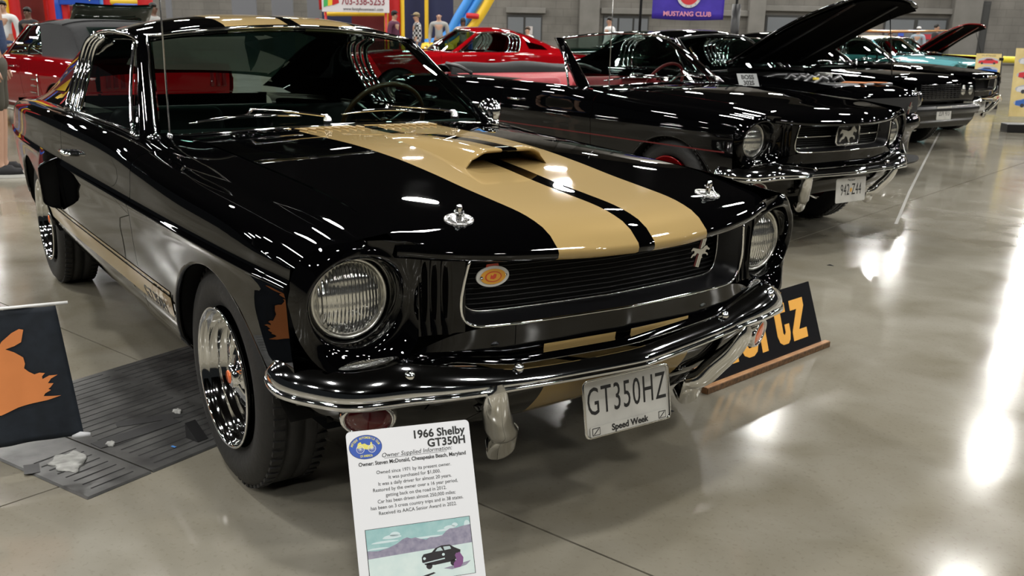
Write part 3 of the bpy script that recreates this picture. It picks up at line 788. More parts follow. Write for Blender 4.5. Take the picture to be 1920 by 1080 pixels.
# ---------------------------------------------------------------- setting: floor, walls, ceiling
def floor_mat():
    m = mat('polished_concrete', (.25, .235, .19), .2); N, L, b = nodes(m)
    tc = N.new('ShaderNodeTexCoord'); geo = N.new('ShaderNodeNewGeometry')
    def nz(s, d, dist=0):
        n = N.new('ShaderNodeTexNoise'); n.inputs['Scale'].default_value = s; n.inputs['Detail'].default_value = d; n.inputs['Distortion'].default_value = dist
        L.new(geo.outputs['Position'], n.inputs['Vector']); return n
    a, bb, cc = nz(.55, 6, .6), nz(3.2, 7, .4), nz(70, 3)
    r1 = N.new('ShaderNodeValToRGB'); e = r1.color_ramp.elements; e[0].position = .32; e[0].color = (.155, .138, .100, 1); e[1].position = .68; e[1].color = (.265, .250, .210, 1)
    mx = N.new('ShaderNodeMix'); mx.data_type = 'FLOAT'; mx.inputs[0].default_value = .42; L.new(a.outputs['Fac'], mx.inputs[2]); L.new(bb.outputs['Fac'], mx.inputs[3]); L.new(mx.outputs[0], r1.inputs[0])
    r2 = N.new('ShaderNodeValToRGB'); e = r2.color_ramp.elements; e[0].position = .33; e[0].color = (.55, .5, .42, 1); e[1].position = .42; e[1].color = (1, 1, 1, 1)
    L.new(cc.outputs['Fac'], r2.inputs[0])
    mu = N.new('ShaderNodeMix'); mu.data_type = 'RGBA'; mu.blend_type = 'MULTIPLY'; mu.inputs[0].default_value = .22
    L.new(r1.outputs[0], mu.inputs[6]); L.new(r2.outputs[0], mu.inputs[7]); L.new(mu.outputs[2], b.inputs['Base Color'])
    mr = N.new('ShaderNodeMapRange'); mr.inputs[1].default_value = .3; mr.inputs[2].default_value = .7; mr.inputs[3].default_value = .10; mr.inputs[4].default_value = .17
    L.new(bb.outputs['Fac'], mr.inputs[0]); L.new(mr.outputs[0], b.inputs['Roughness'])
    bp = N.new('ShaderNodeBump'); bp.inputs['Strength'].default_value = .02; bp.inputs['Distance'].default_value = .004; L.new(cc.outputs['Fac'], bp.inputs['Height']); L.new(bp.outputs[0], b.inputs['Normal']); b.inputs['Specular IOR Level'].default_value = .25
    return m
concrete = floor_mat()
fl = box('floor', (-14, 20, -.06), (110, 110, .08), mat('joint_filler', (.035, .03, .024), .8), None, 0)
fl['kind'] = 'structure'
def slabs():
    ang = R(15.5); L_ = 6.0; g = .007
    bm = bmesh.new(); add_box(bm, (0, 0, -.01), (L_-g, L_-g, .02)); me = bpy.data.meshes.new('floor_slab'); bm.to_mesh(me); bm.free(); me.materials.append(concrete)
    fx, fy = 1.025, -.13
    ca, sa = math.cos(ang), math.sin(ang)
    for i in range(-7, 4):
        for j in range(-2, 9):
            u = (i+.25)*L_; v = (j+.5)*L_
            x = fx+ca*u-sa*v; y = fy+sa*u+ca*v
            if (Vector((x, y))-Vector((-14, 20))).length > 50: continue
            o = bpy.data.objects.new('floor_slab', me); o.location = (x, y, 0); o.rotation_euler = (0, 0, ang); COL.objects.link(o)
            o.parent = fl; 
slabs()
VY = YAW
VD = Vector((math.cos(YAW), math.sin(YAW), 0)); VR = Vector((math.sin(YAW), -math.cos(YAW), 0))
CP = Vector((CAM_POS[0], CAM_POS[1], 0))
def place(px, dist, z=0):
    """ground point at a given depth along the viewing azimuth whose bearing is that of photo column px"""
    k = (px-960)/FPX; return CP+VD*dist+VR*(k*dist*math.cos(PITCH)-.008*dist)+Vector((0, 0, z))
WALLD = 55
block = noise_mix('concrete_block', (.13, .122, .108), (.20, .188, .168), .8, .85, .3, 8)
def courses(m):
    N, L, b = nodes(m); src = [l for l in L if l.to_socket == b.inputs['Base Color']][0].from_socket
    tc = N.new('ShaderNodeTexCoord'); sp = N.new('ShaderNodeSeparateXYZ'); cb = N.new('ShaderNodeCombineXYZ'); L.new(tc.outputs['Object'], sp.inputs[0]); L.new(sp.outputs['X'], cb.inputs[0]); L.new(sp.outputs['Z'], cb.inputs[1])
    br = N.new('ShaderNodeTexBrick'); br.inputs['Scale'].default_value = 1; br.inputs['Brick Width'].default_value = .8; br.inputs['Row Height'].default_value = .4; br.inputs['Mortar Size'].default_value = .02
    br.inputs['Color1'].default_value = (1, 1, 1, 1); br.inputs['Color2'].default_value = (.92, .92, .92, 1); br.inputs['Mortar'].default_value = (.80, .80, .80, 1); L.new(cb.outputs[0], br.inputs['Vector'])
    mu = N.new('ShaderNodeMix'); mu.data_type = 'RGBA'; mu.blend_type = 'MULTIPLY'; mu.inputs[0].default_value = 1; L.new(src, mu.inputs[6]); L.new(br.outputs['Color'], mu.inputs[7]); L.new(mu.outputs[2], b.inputs['Base Color'])
courses(block)
ceil_m = mat('dark_ceiling', (.009, .009, .010), .95, spec=.1)
def wall(name, c, w, h, rz, m):
    o = box(name, (0, 0, h/2), (w, .3, h), m, None, 0); o.location = c; o.rotation_euler = (0, 0, rz); o['kind'] = 'structure'; return o
wb = CP+VD*WALLD
back = wall('wall_back', (wb.x, wb.y, 0), 90, 12, math.atan2(VR.y, VR.x), block)
cl = box('ceiling', (-14, 20, 12.1), (110, 110, .2), ceil_m, None, 0); cl['kind'] = 'structure'

# ---------------------------------------------------------------- show card, rental sign, flag, drain covers
paper = mat('card_white', (.74, .75, .78), .4)
def info_card():
    T = Vector((.76923, -.79221, .42870)); ph, tl = 1.29083, .43659
    d = Vector((math.cos(ph), math.sin(ph), 0)); n = Vector((math.sin(ph), -math.cos(ph), 0))
    dn = -Vector((0, 0, 1))*math.cos(tl)+n*math.sin(tl)
    Wd, Hd = .2794, .4318
    root = empty('show_card', T+dn*Hd+d*Wd/2, 0, 'white information card with black text and a desert photo, below the front bumper', 'sign')
    rt = T+dn*Hd+d*Wd/2
    def F(u, v, h=0):  # u from left, v down from the top
        nn = d.cross(-dn)
        return frame(T+d*u+dn*v+nn*h-rt, d, -dn)
    def rr(w, h, r, n=5):
        out = []
        for cx, cy, a0 in ((w-r, -r, 0), (r, -r, 90), (r, -h+r, 180), (w-r, -h+r, 270)):
            for k in range(n): a = R(a0+90*k/(n-1)); out.append((cx+r*math.cos(a), cy+r*math.sin(a)))
        return out
    poly('card', rr(Wd, Hd, .010), .003, paper, root, F(0, 0, -.003))
    def line(s, u, v, size, al='CENTER', fat=0, nm='card_lettering', sh=0, xs=1):
        return text(nm, s, size*1.06, black_ink, root, F(u, v, .0003), .0001, fat, al, xs, shear=sh)
    line('1966 Shelby', .2675, .022, .0235, 'RIGHT', .0007, 'card_title'); line('GT350H', .2675, .0440, .0235, 'RIGHT', .0007, 'card_title')
    line('Owner Supplied Information:', .1535, .0590, .0128, 'CENTER', 0, sh=.2)
    poly('underline', [(.079, 0), (.221, 0), (.221, -.0006), (.079, -.0006)], .0002, black_ink, root, F(0, .0650, .0002))
    line('Owner: Steven McDonald, Chesapeake Beach, Maryland', .143, .0740, .0112, 'CENTER', .00025, xs=.90)
    for k, s in enumerate(('Owned since 1971 by its present owner.', 'It was purchased for $1,000.', 'It was a daily driver for almost 20 years.', 'Restored by the owner over a 16 year period,',
                           'getting back on the road in 2012.', 'Car has been driven almost 250,000 miles;', 'has been on 3 cross country trips and in 38 states.', 'Received its AACA Senior Award in 2022.')):
        line(s, .143, .0950+.0127*k, .0103, xs=.94)
    # oval club emblem
    def ell(a, b, n=40): return [(a*math.cos(2*math.pi*k/n), b*math.sin(2*math.pi*k/n)) for k in range(n)]
    blue = mat('print_blue', (.03, .09, .42), .45); yel = mat('print_yellow', (.72, .66, .14), .45)
    em = empty('oval_emblem', (0, 0, 0), 0, parent=root)
    e0 = F(.0405, .0365, .0001)
    poly('oval_border', ell(.0365, .0265), .0002, black_ink, em, e0)
    poly('oval_field', ell(.0357, .0257), .0004, blue, em, e0)
    for cx in (-.012, .0135):
        tube('spoked_wheel', [e0 @ Vector((cx+.0085*math.cos(t), -.0045+.0085*math.sin(t), .0006)) for t in [2*math.pi*k/20 for k in range(20)]], .0006, paper, em, 4, closed=True)
        for k in range(6):
            a = math.pi*k/6; tube('wheel_spoke', [e0 @ Vector((cx+q*.0085*math.cos(a), -.0045+q*.0085*math.sin(a), .0006)) for q in (-1, 1)], .0003, paper, em, 4)
    poly('vintage_car', [(-.018, .003), (-.016, .009), (-.010, .012), (-.008, .007), (-.001, .008), (.004, .004), (.010, .003), (.012, .010), (.014, .010), (.016, .003), (.018, -.003), (.006, -.006), (-.004, -.004), (-.008, -.001), (-.014, -.002), (-.02, -.001)], .0005, yel, em, e0)
    word = 'ANTIQUE AUTOMOBILE CLUB'
    for k, ch in enumerate(word):
        if ch == ' ': continue
        t = math.pi*(.93-.86*k/(len(word)-1)); p = Vector((.0305*math.cos(t), .0205*math.sin(t), .0005)); a = math.atan2(.0205*math.cos(t), -.0305*math.sin(t))+math.pi
        text('emblem_letter', ch, .0068, yel, em, e0 @ Matrix.Translation(p) @ Matrix.Rotation(a, 4, 'Z'), .0001, .0002, xs=.7)
    text('emblem_lettering', 'OF AMERICA', .0068, yel, em, e0 @ Matrix.Translation((0, -.0195, .0005)), .0001, .0002, xs=.7)
    # desert photograph printed on the card
    ph_ = empty('printed_photo', (0, 0, 0), 0, parent=root)
    X0, X1, Y0, Y1 = .022, .256, .216, .341
    def pp(nm, pts, h, m): return poly(nm, [(X0+p[0]*(X1-X0), -(Y0+p[1]*(Y1-Y0))) for p in pts], .00012, m, ph_, F(0, 0, h))
    pp('photo_border', [(-.006, -.008), (-.006, 1.008), (1.006, 1.008), (1.006, -.008)], .0000, black_ink)
    pp('photo_sky', [(0, 0), (0, .5), (1, .5), (1, 0)], .0002, noise_mix('print_sky', (.25, .46, .47), (.36, .55, .55), 40, .45))
    cw = mat('print_cloud', (.58, .70, .72), .45)
    for cx, cy, a, b in ((.24, .17, .09, .035), (.27, .13, .05, .04), (.17, .24, .13, .02), (.10, .34, .1, .015), (.55, .26, .18, .018), (.80, .14, .06, .03), (.85, .11, .03, .035), (.74, .18, .07, .018), (.97, .12, .03, .06), (.86, .25, .12, .02), (.62, .34, .12, .015)):
        pp('photo_cloud', [(cx+a*math.cos(-2*math.pi*k/14)*(1+.12*math.sin(5*k)), cy+b*math.sin(-2*math.pi*k/14)) for k in range(14)], .0003, cw)
    mp = noise_mix('print_mountain', (.20, .19, .27), (.32, .30, .38), 90, .45)
    up = [(0, .36), (.1, .38), (.2, .35), (.28, .30), (.34, .235), (.38, .215), (.42, .245), (.46, .235), (.50, .27), (.56, .30), (.60, .27), (.66, .28), (.72, .265), (.76, .20), (.80, .165), (.86, .17), (.92, .15), (1, .14)]
    pp('photo_mountains', [(0, .52)]+[(1-0, .52)]+up[::-1], .0004, mp)
    pp('photo_salt_flat', [(0, .50), (0, 1), (1, 1), (1, .46)], .0005, noise_mix('print_salt', (.55, .68, .67), (.66, .76, .74), 30, .45))
    ink = mat('print_black', (.015, .012, .015), .45); pur = mat('print_purple', (.20, .08, .22), .45)
    pp('photo_car_body', [(.50, .60), (.52, .55), (.60, .535), (.64, .47), (.70, .44), (.78, .445), (.82, .50), (.85, .53), (.88, .56), (.87, .66), (.80, .74), (.62, .76), (.53, .74), (.50, .68)][::-1], .0006, ink)
    for q in ([(.635, .53), (.66, .48), (.69, .465), (.71, .53)], [(.725, .53), (.715, .465), (.78, .47), (.79, .52)]): pp('photo_car_window', q[::-1], .0008, mat('print_glass', (.45, .55, .56), .4))
    for cx, cy in ((.525, .625), (.71, .60)):
        pp('photo_headlamp', [(cx+.014*math.cos(-2*math.pi*k/12), cy+.024*math.sin(-2*math.pi*k/12)) for k in range(12)], .0008, cw)
    pp('photo_bumper', [(.50, .70), (.50, .715), (.72, .68), (.72, .66)], .0008, cw)
    for cx in (.565, .80):
        pp('photo_tyre', [(cx+.03*math.cos(-2*math.pi*k/12), .765+.055*math.sin(-2*math.pi*k/12)) for k in range(12)], .0005+.0001, ink)
    pp('photo_blanket', [(.70, .84), (.78, .88), (.92, .84), (.97, .77), (.85, .80)], .0006, mp)
    pp('photo_figure', [(.80, .86), (.86, .86), (.89, .80), (.90, .70), (.87, .60), (.84, .59), (.82, .64), (.83, .72), (.80, .78)], .0009, pur)
    pp('photo_figure_head', [(.845+.018*math.cos(-2*math.pi*k/10), .58+.028*math.sin(-2*math.pi*k/10)) for k in range(10)], .0010, ink)
    pp('photo_tools', [(.36, .95), (.36, .985), (.48, .965), (.62, .90), (.60, .88), (.50, .915)], .0006, ink)
    # easel behind the card
    for s in (.06, .22):
        p0 = T+d*s+dn*.03-rt; nn = d.cross(-dn)
        a = p0-nn*.008; b = Vector((a.x, a.y, 0))-n*.02; b.z = -rt.z+.004
        tube('easel_leg', [a, a+dn*(Hd-.03), a+dn*(Hd-.03)-nn*.01], .004, matte_black, root, 6)
        tube('easel_strut', [a, Vector((p0.x-n.x*.16, p0.y-n.y*.16, -rt.z+.005))], .004, matte_black, root, 6)
    # front feet: continue the rails to the floor
    zb = (T+dn*Hd).z
    for s in (.06, .22):
        a = T+d*s+dn*Hd-rt-d.cross(-dn)*.008
        tube('easel_foot', [a, a+dn*((zb-.004)/math.cos(tl))], .004, matte_black, root, 6)
    # white ledge of the stand at lower left
    poly('easel_ledge', [(-.012, 0), (.03, 0), (.03, -.02), (-.012, -.02)], .004, paper, root, F(0, .345, -.009))
    return root
info_card()

def rental_sign():
    a = Vector((.224, .906, 0)); b = Vector((.084, 1.784, 0)); L_ = (b-a).length; d = (b-a).normalized(); n = Vector((d.y, -d.x, 0))
    root = empty('rental_sign', a+d*L_/2, 0, 'black sign with yellow orange lettering on a wooden base, beside the front bumper', 'sign')
    rt = a+d*L_/2
    wood = noise_mix('oiled_wood', (.30, .14, .055), (.48, .26, .12), 14, .4)
    barkm = noise_mix('bark_edge', (.05, .025, .01), (.16, .08, .03), 60, .7, .5)
    rz = math.atan2(d.y, d.x)
    def bx_(nm, off, dn_, z0, z1, l, th, m):
        o = box(nm, (0, 0, 0), (l, th, z1-z0), m, root, .002); o.location = d*off+n*dn_+Vector((0, 0, (z0+z1)/2)); o.rotation_euler = (0, 0, rz); return o
    bx_('front_rail', 0, -.012, .0, .026, L_, .024, wood)
    bx_('bark_edge', 0, .0015, .0, .024, L_*.998, .004, barkm)
    bx_('rear_rail', -.02, -.075, .0, .026, L_+.03, .05, wood)
    for k in range(3): bx_('rail_groove', -.02-L_/2-.006, -.075, .002+.008*k, .006+.008*k, .02, .052, barkm)
    # the panel leans back slightly
    pw = L_-.06; bh = .275; tl = R(18)
    up = (Vector((0, 0, 1))*math.cos(tl)-n*math.sin(tl))
    o0 = d*0.01-n*.03+Vector((0, 0, .012))
    mt = frame(o0, d, up)
    poly('sign_panel', [(-pw/2, 0), (pw/2, 0), (pw/2-.02, bh), (-pw/2, bh)], .004, mat('gloss_black_board', (.008, .008, .010), .25), root, mt)
    yo = mat('lettering_amber', (.85, .42, .07), .5)
    def L(pts, x, nm='sign_letter'):
        poly(nm, [(x+p[0]*SX, .050+p[1]*SY) for p in pts], .0012, yo, root, mt @ Matrix.Translation((0, 0, .0041)))
    SX, SY = .0144, .0160
    # condensed heavy italic letters on a 10-unit grid
    H_ = [(0, 0), (3, 0), (3, 6), (5.2, 6), (5.2, 0), (8.2, 0), (8.2, 14), (5.2, 14), (5.2, 8.6), (3, 8.6), (3, 14), (0, 14)]
    E_ = [(8, 4), (5.6, 4), (5.6, 3), (4.8, 2.2), (3.6, 2.2), (2.9, 3), (2.9, 4.6), (8, 4.6+.6), (8, 8.2), (6.8, 10), (4.6, 10.8), (2.2, 10.4), (.4, 9), (0, 7.6), (0, 2.4), (1, .8), (3, 0), (5.4, 0), (7.2, .8), (8, 2.2)]
    E2 = [(2.9, 6.4), (5.3, 6.8), (5.3, 8), (4.6, 8.8), (3.5, 8.8), (2.9, 8.2)]
    R_ = [(0, 0), (2.9, 0), (2.9, 7), (3.4, 8), (5.4, 8.2), (5.4, 10.8), (3.6, 10.6), (2.7, 9.8), (2.7, 10.6), (0, 10.6)]
    T_ = [(1, 2.6), (1.8, .8), (3.4, 0), (6, 0), (7.2, .9), (7.8, 2.6), (7.8, 5), (5.4, 5), (5.4, 3), (4.7, 2.3), (4.1, 2.9), (4.1, 8.2), (6.8, 8.2), (6.8, 10.6), (4.1, 10.6), (4.1, 13), (1, 13), (1, 10.6), (-.6, 10.6), (-.6, 8.2), (1, 8.2)]
    Z_ = [(0, 0), (7.6, 0), (7.6, 2.6), (3.6, 2.6), (7.8, 8.4), (7.8, 10.6), (.5, 10.6), (.5, 8), (3.8, 8), (0, 2.4)]
    sk = Matrix(((1, 0, 0, 0), (0, 1, 0, 0), (0, 0, 1, 0), (0, 0, 0, 1)))
    x = -.312
    L(H_, x); x += 10.2*SX
    L(E_, x); poly('letter_counter', [(x+p[0]*SX, .050+p[1]*SY) for p in E2], .0004, MATS['gloss_black_board'], root, mt @ Matrix.Translation((0, 0, .0051))); x += 9.6*SX
    L(R_, x); x += 7.4*SX
    L(T_, x); x += 8.9*SX
    L(Z_, x)
rental_sign()

def flag():
    navy = noise_mix('navy_cloth', (.004, .008, .014), (.010, .016, .026), 25, .75, .3)
    org = noise_mix('orange_print', (.80, .27, .08), (.72, .24, .07), 8, .75)
    root = empty('garden_flag', (-.36, -1.34, 0), 0, 'navy cloth flag with orange animal print hanging at the left edge', 'flag')
    rt = Vector((-.36, -1.34, 0))
    BR, TR, TL = Vector((-.333, -1.138, .10)), Vector((-.352, -1.168, .50)), Vector((-.378, -1.315, .50))
    # extend left to full width
    e = (TL-TR); w = .33; TLf = TR+e.normalized()*w; BLf = BR+(Vector((-.366, -1.36, .10))-BR).normalized()*w
    def P(u, v, h=0):   # u 0..1 from right to left, v 0..1 down
        p = TR.lerp(TLf, u).lerp(BR.lerp(BLf, u), v)
        wv = .006*math.sin(9*u+2*v)*v+.004*math.sin(17*u-3*v)
        return p+Vector((.8, -.2, 0))*wv+Vector((h, 0, 0))-rt
    rows = [[P(u/24, v/24) for u in range(25)] for v in range(25)]
    grid('cloth', rows, navy, root, True, solid=.001)
    # orange print: outline in u,v, triangulated as a fine fan following the cloth
    px = [(0, 1.02, 0)]
    shape = [(45, 688), (60, 642), (53, 641), (28, 650), (27, 642), (36, 625), (55, 610), (61, 612), (60, 636), (56, 642), (41, 644), (48, 650), (62, 662), (66, 672), (66, 684), (80, 694), (86, 691), (96, 692), (90, 700), (93, 703), (101, 698), (113, 697), (105, 702), (101, 710), (108, 712), (105, 718), (101, 722), (105, 722), (96, 731), (97, 736), (120, 735), (100, 741), (40, 762), (22, 762), (0, 775), (-60, 800), (-60, 740), (-40, 700), (-10, 660), (0, 655), (12, 650), (22, 640), (28, 640)]
    body = [(28, 641), (32, 630), (45, 616), (55, 610), (61, 612), (59, 634), (50, 640), (38, 644), (50, 651), (63, 662), (66, 674), (65, 682), (72, 689), (80, 694), (87, 691), (95, 692), (91, 698), (92, 703), (101, 697), (113, 697), (104, 703), (100, 711), (108, 712), (104, 719), (101, 722), (105, 724), (97, 730), (95, 735), (120, 736), (100, 743), (60, 753), (38, 763), (20, 764), (0, 776), (-30, 790), (-30, 752), (0, 755), (18, 744), (14, 728), (0, 722), (-30, 728), (-30, 665), (0, 654), (14, 650), (22, 641)]
    def uv(p):
        # bilinear inverse, approximated from the four cloth corners in the photo
        x, y = p; v = (y-575)/242; xr = 105+(158-105)*v; u = (xr-x)/178; yv = (y-(573+(x-105)*-.02+(u*18)*v*.4))/244
        return u*1.0, max(.02, yv)
    bm = bmesh.new(); vs = [bm.verts.new(Vector((*uv(p), 0))) for p in body]; bm.faces.new(vs)
    bmesh.ops.triangulate(bm, faces=bm.faces[:]); 
    bmesh.ops.subdivide_edges(bm, edges=bm.edges[:], cuts=3, use_grid_fill=True)
    for v in bm.verts: v.co = P(min(v.co.x, 1), v.co.y, .0035)
    bmesh.ops.recalc_face_normals(bm, faces=bm.faces[:])
    bm_obj('orange_print', bm, org, root, True)
    # hem, cord and pole frame
    tube('top_rod', [P(-.10, -.012, -.002), P(.5, -.012, 0), P(1.05, -.012, 0)], .0045, mat('white_plastic', (.75, .75, .74), .4), root, 8)
    tube('corner_tie', [P(.10, 1.0, .004), P(.03, .985, .01), P(-.05, .99, .008)], [.004, .010, .006], mat('white_cloth', (.62, .63, .66), .8), root, 8)
    pz = TLf+e.normalized()*.03-rt
    tube('flag_pole', [Vector((pz.x, pz.y, .003)), Vector((pz.x, pz.y, .53))], .006, matte_black, root, 8)
    tube('pole_arm', [Vector((pz.x, pz.y, .506)), P(.9, -.012, 0)], .005, matte_black, root, 8)
    lathe('pole_foot', [(.09, .001), (.09, .008), (.01, .014), (0, .014)], matte_black, root, 28, 'z', (pz.x, pz.y, 0))
flag()

def covers():
    steel = noise_mix('worn_steel_plate', (.025, .025, .025), (.13, .13, .126), 7, .42, .4, 8, r2=.3, metal=.3)
    g1 = Vector((-.103, -1.186, 0)); e1 = Vector((-.927, -.375, 0)).normalized(); e2 = Vector((-e1.y, e1.x, 0))*-1
    if e2.y < 0: e2 = -e2
    slot = mat('slot_black', (.006, .006, .006), .8)
    root = empty('drain_cover', (g1.x, g1.y, 0), 0, 'scuffed dark steel floor cover with long slots beside the front wheel', 'floor cover')
    spans = [(0.0, .205), (.211, 1.30)]
    for t0, t1 in spans:
        mt = Matrix(((e1.x, e2.x, 0, 0), (e1.y, e2.y, 0, 0), (0, 0, 1, 0), (0, 0, 0, 1)))
        o = mesh('cover_plate', [mt @ Vector(p) for p in ((0, t0, .006), (.88, t0, .006), (.88, t1, .006), (0, t1, .006), (-.006, t0-.006*(t0 == 0), .0012), (.886, t0-.006*(t0 == 0), .0012), (.886, t1, .0012), (-.006, t1, .0012))],
                 [(0, 1, 2, 3), (0, 4, 5, 1), (1, 5, 6, 2), (2, 6, 7, 3), (3, 7, 4, 0)], steel, root, flip=(e1.cross(e2).z < 0))
        o.data.update()
        n = 21
        for k in range(n):
            s = .035+.81*k/(n-1)
            L_ = t1-t0; a = t0+.035+random.random()*.02*(L_ > .3); b = t1-.03
            segs = [(a, b)] if L_ < .3 else [(a, a+.38), (a+.43, b-.22)] if k % 3 else [(a, a+.55), (a+.60, b)]
            if L_ < .3 and 7 < k < 15: continue
            for q0, q1 in segs:
                add = [mt @ Vector(p) for p in ((s, q0, .0066), (s+.0065, q0, .0066), (s+.0065, q1, .0066), (s, q1, .0066))]
                mesh('slot', add, [(0, 1, 2, 3)], slot, root)
    tape = mat('black_tape', (.018, .018, .019), .55)
    def strip(a, b, w, m=tape, nm='tape_strip', z=.0075):
        a = Vector(a)-Vector((g1.x, g1.y)); b = Vector(b)-Vector((g1.x, g1.y)); t = (b-a).normalized(); n_ = Vector((-t.y, t.x))*w/2
        q = [a+n_, a-n_, a.lerp(b, .5)-n_*1.1, b-n_, b+n_*.9, a.lerp(b, .5)+n_*.9]
        poly(nm, [(p.x, p.y) for p in q], .001, m, root, Matrix.Translation((0, 0, z-.001)))
    def G(px, py):    # photo pixel on the floor
        k = (px-960)/FPX; l = (py-640)/FPX
        fw = Vector((math.cos(PITCH)*math.cos(YAW), math.cos(PITCH)*math.sin(YAW), math.sin(PITCH))); r = fw.cross(Vector((0, 0, 1))).normalized(); u = r.cross(fw)
        r2 = math.cos(ROLL)*r+math.sin(ROLL)*u; u2 = -math.sin(ROLL)*r+math.cos(ROLL)*u
        d = fw+k*r2-l*u2; t = -CAM_POS[2]/d.z; return (CAM_POS[0]+d.x*t, CAM_POS[1]+d.y*t)
    strip(G(218, 800), G(340, 780), .05); strip(G(180, 840), G(330, 790), .06, z=.0078); strip(G(45, 885), G(75, 880), .07)
    lump = noise_mix('dried_plaster', (.42, .42, .40), (.22, .22, .21), 30, .8, .8)
    for (px, py), sx, sy in (((130, 870), .075, .05), ((208, 836), .022, .014), ((333, 775), .025, .015)):
        x, y = G(px, py); bm = bmesh.new(); bmesh.ops.create_icosphere(bm, subdivisions=3, radius=1)
        for v in bm.verts:
            f = 1+.22*math.sin(5*v.co.x+3)*math.cos(6*v.co.y)+.1*math.sin(11*v.co.x*v.co.y)
            v.co = Vector((v.co.x*sx*f, v.co.y*sy*f, max(0, v.co.z)*.006*f))
        o = bm_obj('plaster_splash', bm, lump, root, True); o.location = (x-g1.x, y-g1.y, .0063)
    cx, cy = G(370, 825)
    ch = empty('wheel_chock', (cx, cy, .0075), R(20), 'small black wedge beside the front tyre', 'wedge')
    mesh('wedge', [(-.03, -.02, 0), (.03, -.02, 0), (.03, .02, 0), (-.03, .02, 0), (-.03, -.02, .05), (-.03, .02, .05)], [(3, 2, 1, 0), (0, 1, 4), (3, 5, 2), (1, 2, 5, 4), (0, 4, 5, 3)], tape, ch)
    bx, by = G(326, 842)
    tag(box('tape_scrap', (bx, by, .0085), (.018, .008, .001), mat('blue_tape', (.05, .22, .6), .6), None, .0003, Euler((0, 0, .4))), 'tiny scrap of blue tape lying on the steel floor cover', 'tape')
    return G
G = covers()

# ---------------------------------------------------------------- the other cars
def grille_corral(root):
    for s in (-1, 1):
        tube('grille_cross_bar', [(itp(GX, abs(y))-.045, y, .690) for y in [s*(.10+.35*k/8) for k in range(9)]], .005, chrome, root, 6)
    tube('grille_upright', [(.735, 0, .60), (.74, 0, .645)], .005, chrome, root, 6)
    pts = [(-.10, .635), (.10, .635), (.112, .65), (.112, .735), (.10, .75), (-.10, .75), (-.112, .735), (-.112, .65)]
    tube('corral_frame', [(.745, a, b) for a, b in pts], .007, chrome, root, 8, closed=True)
    poly('corral_field', [(a*.94, b-.6925) for a, b in [(p[0], .6925+(p[1]-.6925)*.94) for p in pts]], .003, satin_black, root, frame((.738, 0, .6925), (0, 1, 0), (0, 0, 1)))
    horse(root, (.745, 0, .695), .16, mat('pale_chrome', (.75, .74, .68), .3, .8), 0, False)

def quad_front(root, paint, wide=True):
    rows = []
    for z, d in ((.80, .0), (.78, .02), (.74, .03), (.60, .035), (.56, .02)):
        rows.append([(.66+d+.04*(1-(y/.80)**2), y, z) for y in [-.80+1.6*k/20 for k in range(21)]])
    grid('nose_panel', rows, paint, root, True)
    gm = mat('dark_grille', (.02, .02, .022), .3, .6)
    for k in range(8): box('grille_bar', (.735, 0, .60+.022*k), (.012, .80, .006), gm, root, .001)
    for k in range(11): box('grille_upright', (.733, -.40+.08*k, .68), (.010, .006, .17), gm, root, .001)
    for s in (-1, 1):
        for y in (.50, .68):
            h = lathe('headlight', [(.072, 0), (.068, .012), (.04, .022), (0, .026)], fluted, root, 24, 'x'); h.location = (.715-.04*(y/.8)**2, s*y, .68)
            lathe('retaining_ring', [(.072, 0), (.076, .010), (.084, .0)], dull_chrome, h, 24, 'x')
    rows = []
    for o, z in ((-.05, .53), (.03, .53), (.07, .51), (.08, .47), (.06, .42), (-.05, .41)):
        rows.append([(.74+o-.06*(abs(y)/.86)**4, y, z) for y in [-.86+1.72*k/24 for k in range(25)]])
    grid('front_bumper', rows, mat('dark_bumper', (.05, .05, .05), .25, .7), root, True)
    rows = [[(.74-d, y, z) for y in [-.80+1.6*k/12 for k in range(13)]] for d, z in ((0, .42), (.02, .34), (.08, .26))]
    grid('front_valance', rows, paint, root, True)

def modern_front(root, paint):
    rows = []
    prof = [(.50, .93), (.62, .915), (.74, .88), (.80, .83), (.815, .76), (.80, .66), (.79, .58), (.83, .55), (.85, .50), (.845, .44), (.80, .40), (.77, .34), (.76, .24), (.77, .18)]
    P = catmull([np.array(p) for p in prof], 36)
    for x, z in P:
        z = z if z < .5 else .5+(z-.5)*.80
        row = []
        for k in range(33):
            y = -.90+1.8*k/32; a = abs(y)/.90
            row.append((x-.22*a**3.2-.10*a**12, y*(.97 if z > .8 else 1), z-.05*a**3*(1 if z > .7 else 0)))
        rows.append(row)
    grid('nose_fascia', rows, paint, root, True)
    gb = satin_black
    grid('grille_mouth', [[(.795+.028-.22*(abs(y)/.9)**3.2, y, z) for y in [-.60+1.2*k/16 for k in range(17)]] for z in (.58, .65, .73)], mat('mesh_black', (.004, .004, .004), .7), root, True)
    for s in (-1, 1):
        h = lathe('headlight', [(.075, 0), (.07, .012), (.04, .02), (0, .024)], mat('smoked_lens', (.02, .02, .022), .1, .2, 1), root, 24, 'x'); h.location = (.675, s*.72, .69)
    rows = [[(xx, y, z) for y in [-.93+1.86*k/24 for k in range(25)] for xx in [(.96-.34*(abs(y)/.93)**2.5)-d]] for d, z in ((.40, .125), (.0, .125), (.0, .110), (.40, .110))]
    grid('front_splitter', rows, satin_black, root, False)
    for s in (-1, 1): tube('splitter_rod', [(.80, s*.35, .32), (.90, s*.35, .125)], .006, dull_chrome, root, 6)
    horse(root, (.832, .36, .63), .075, chrome, 0, True, 'pony_badge')

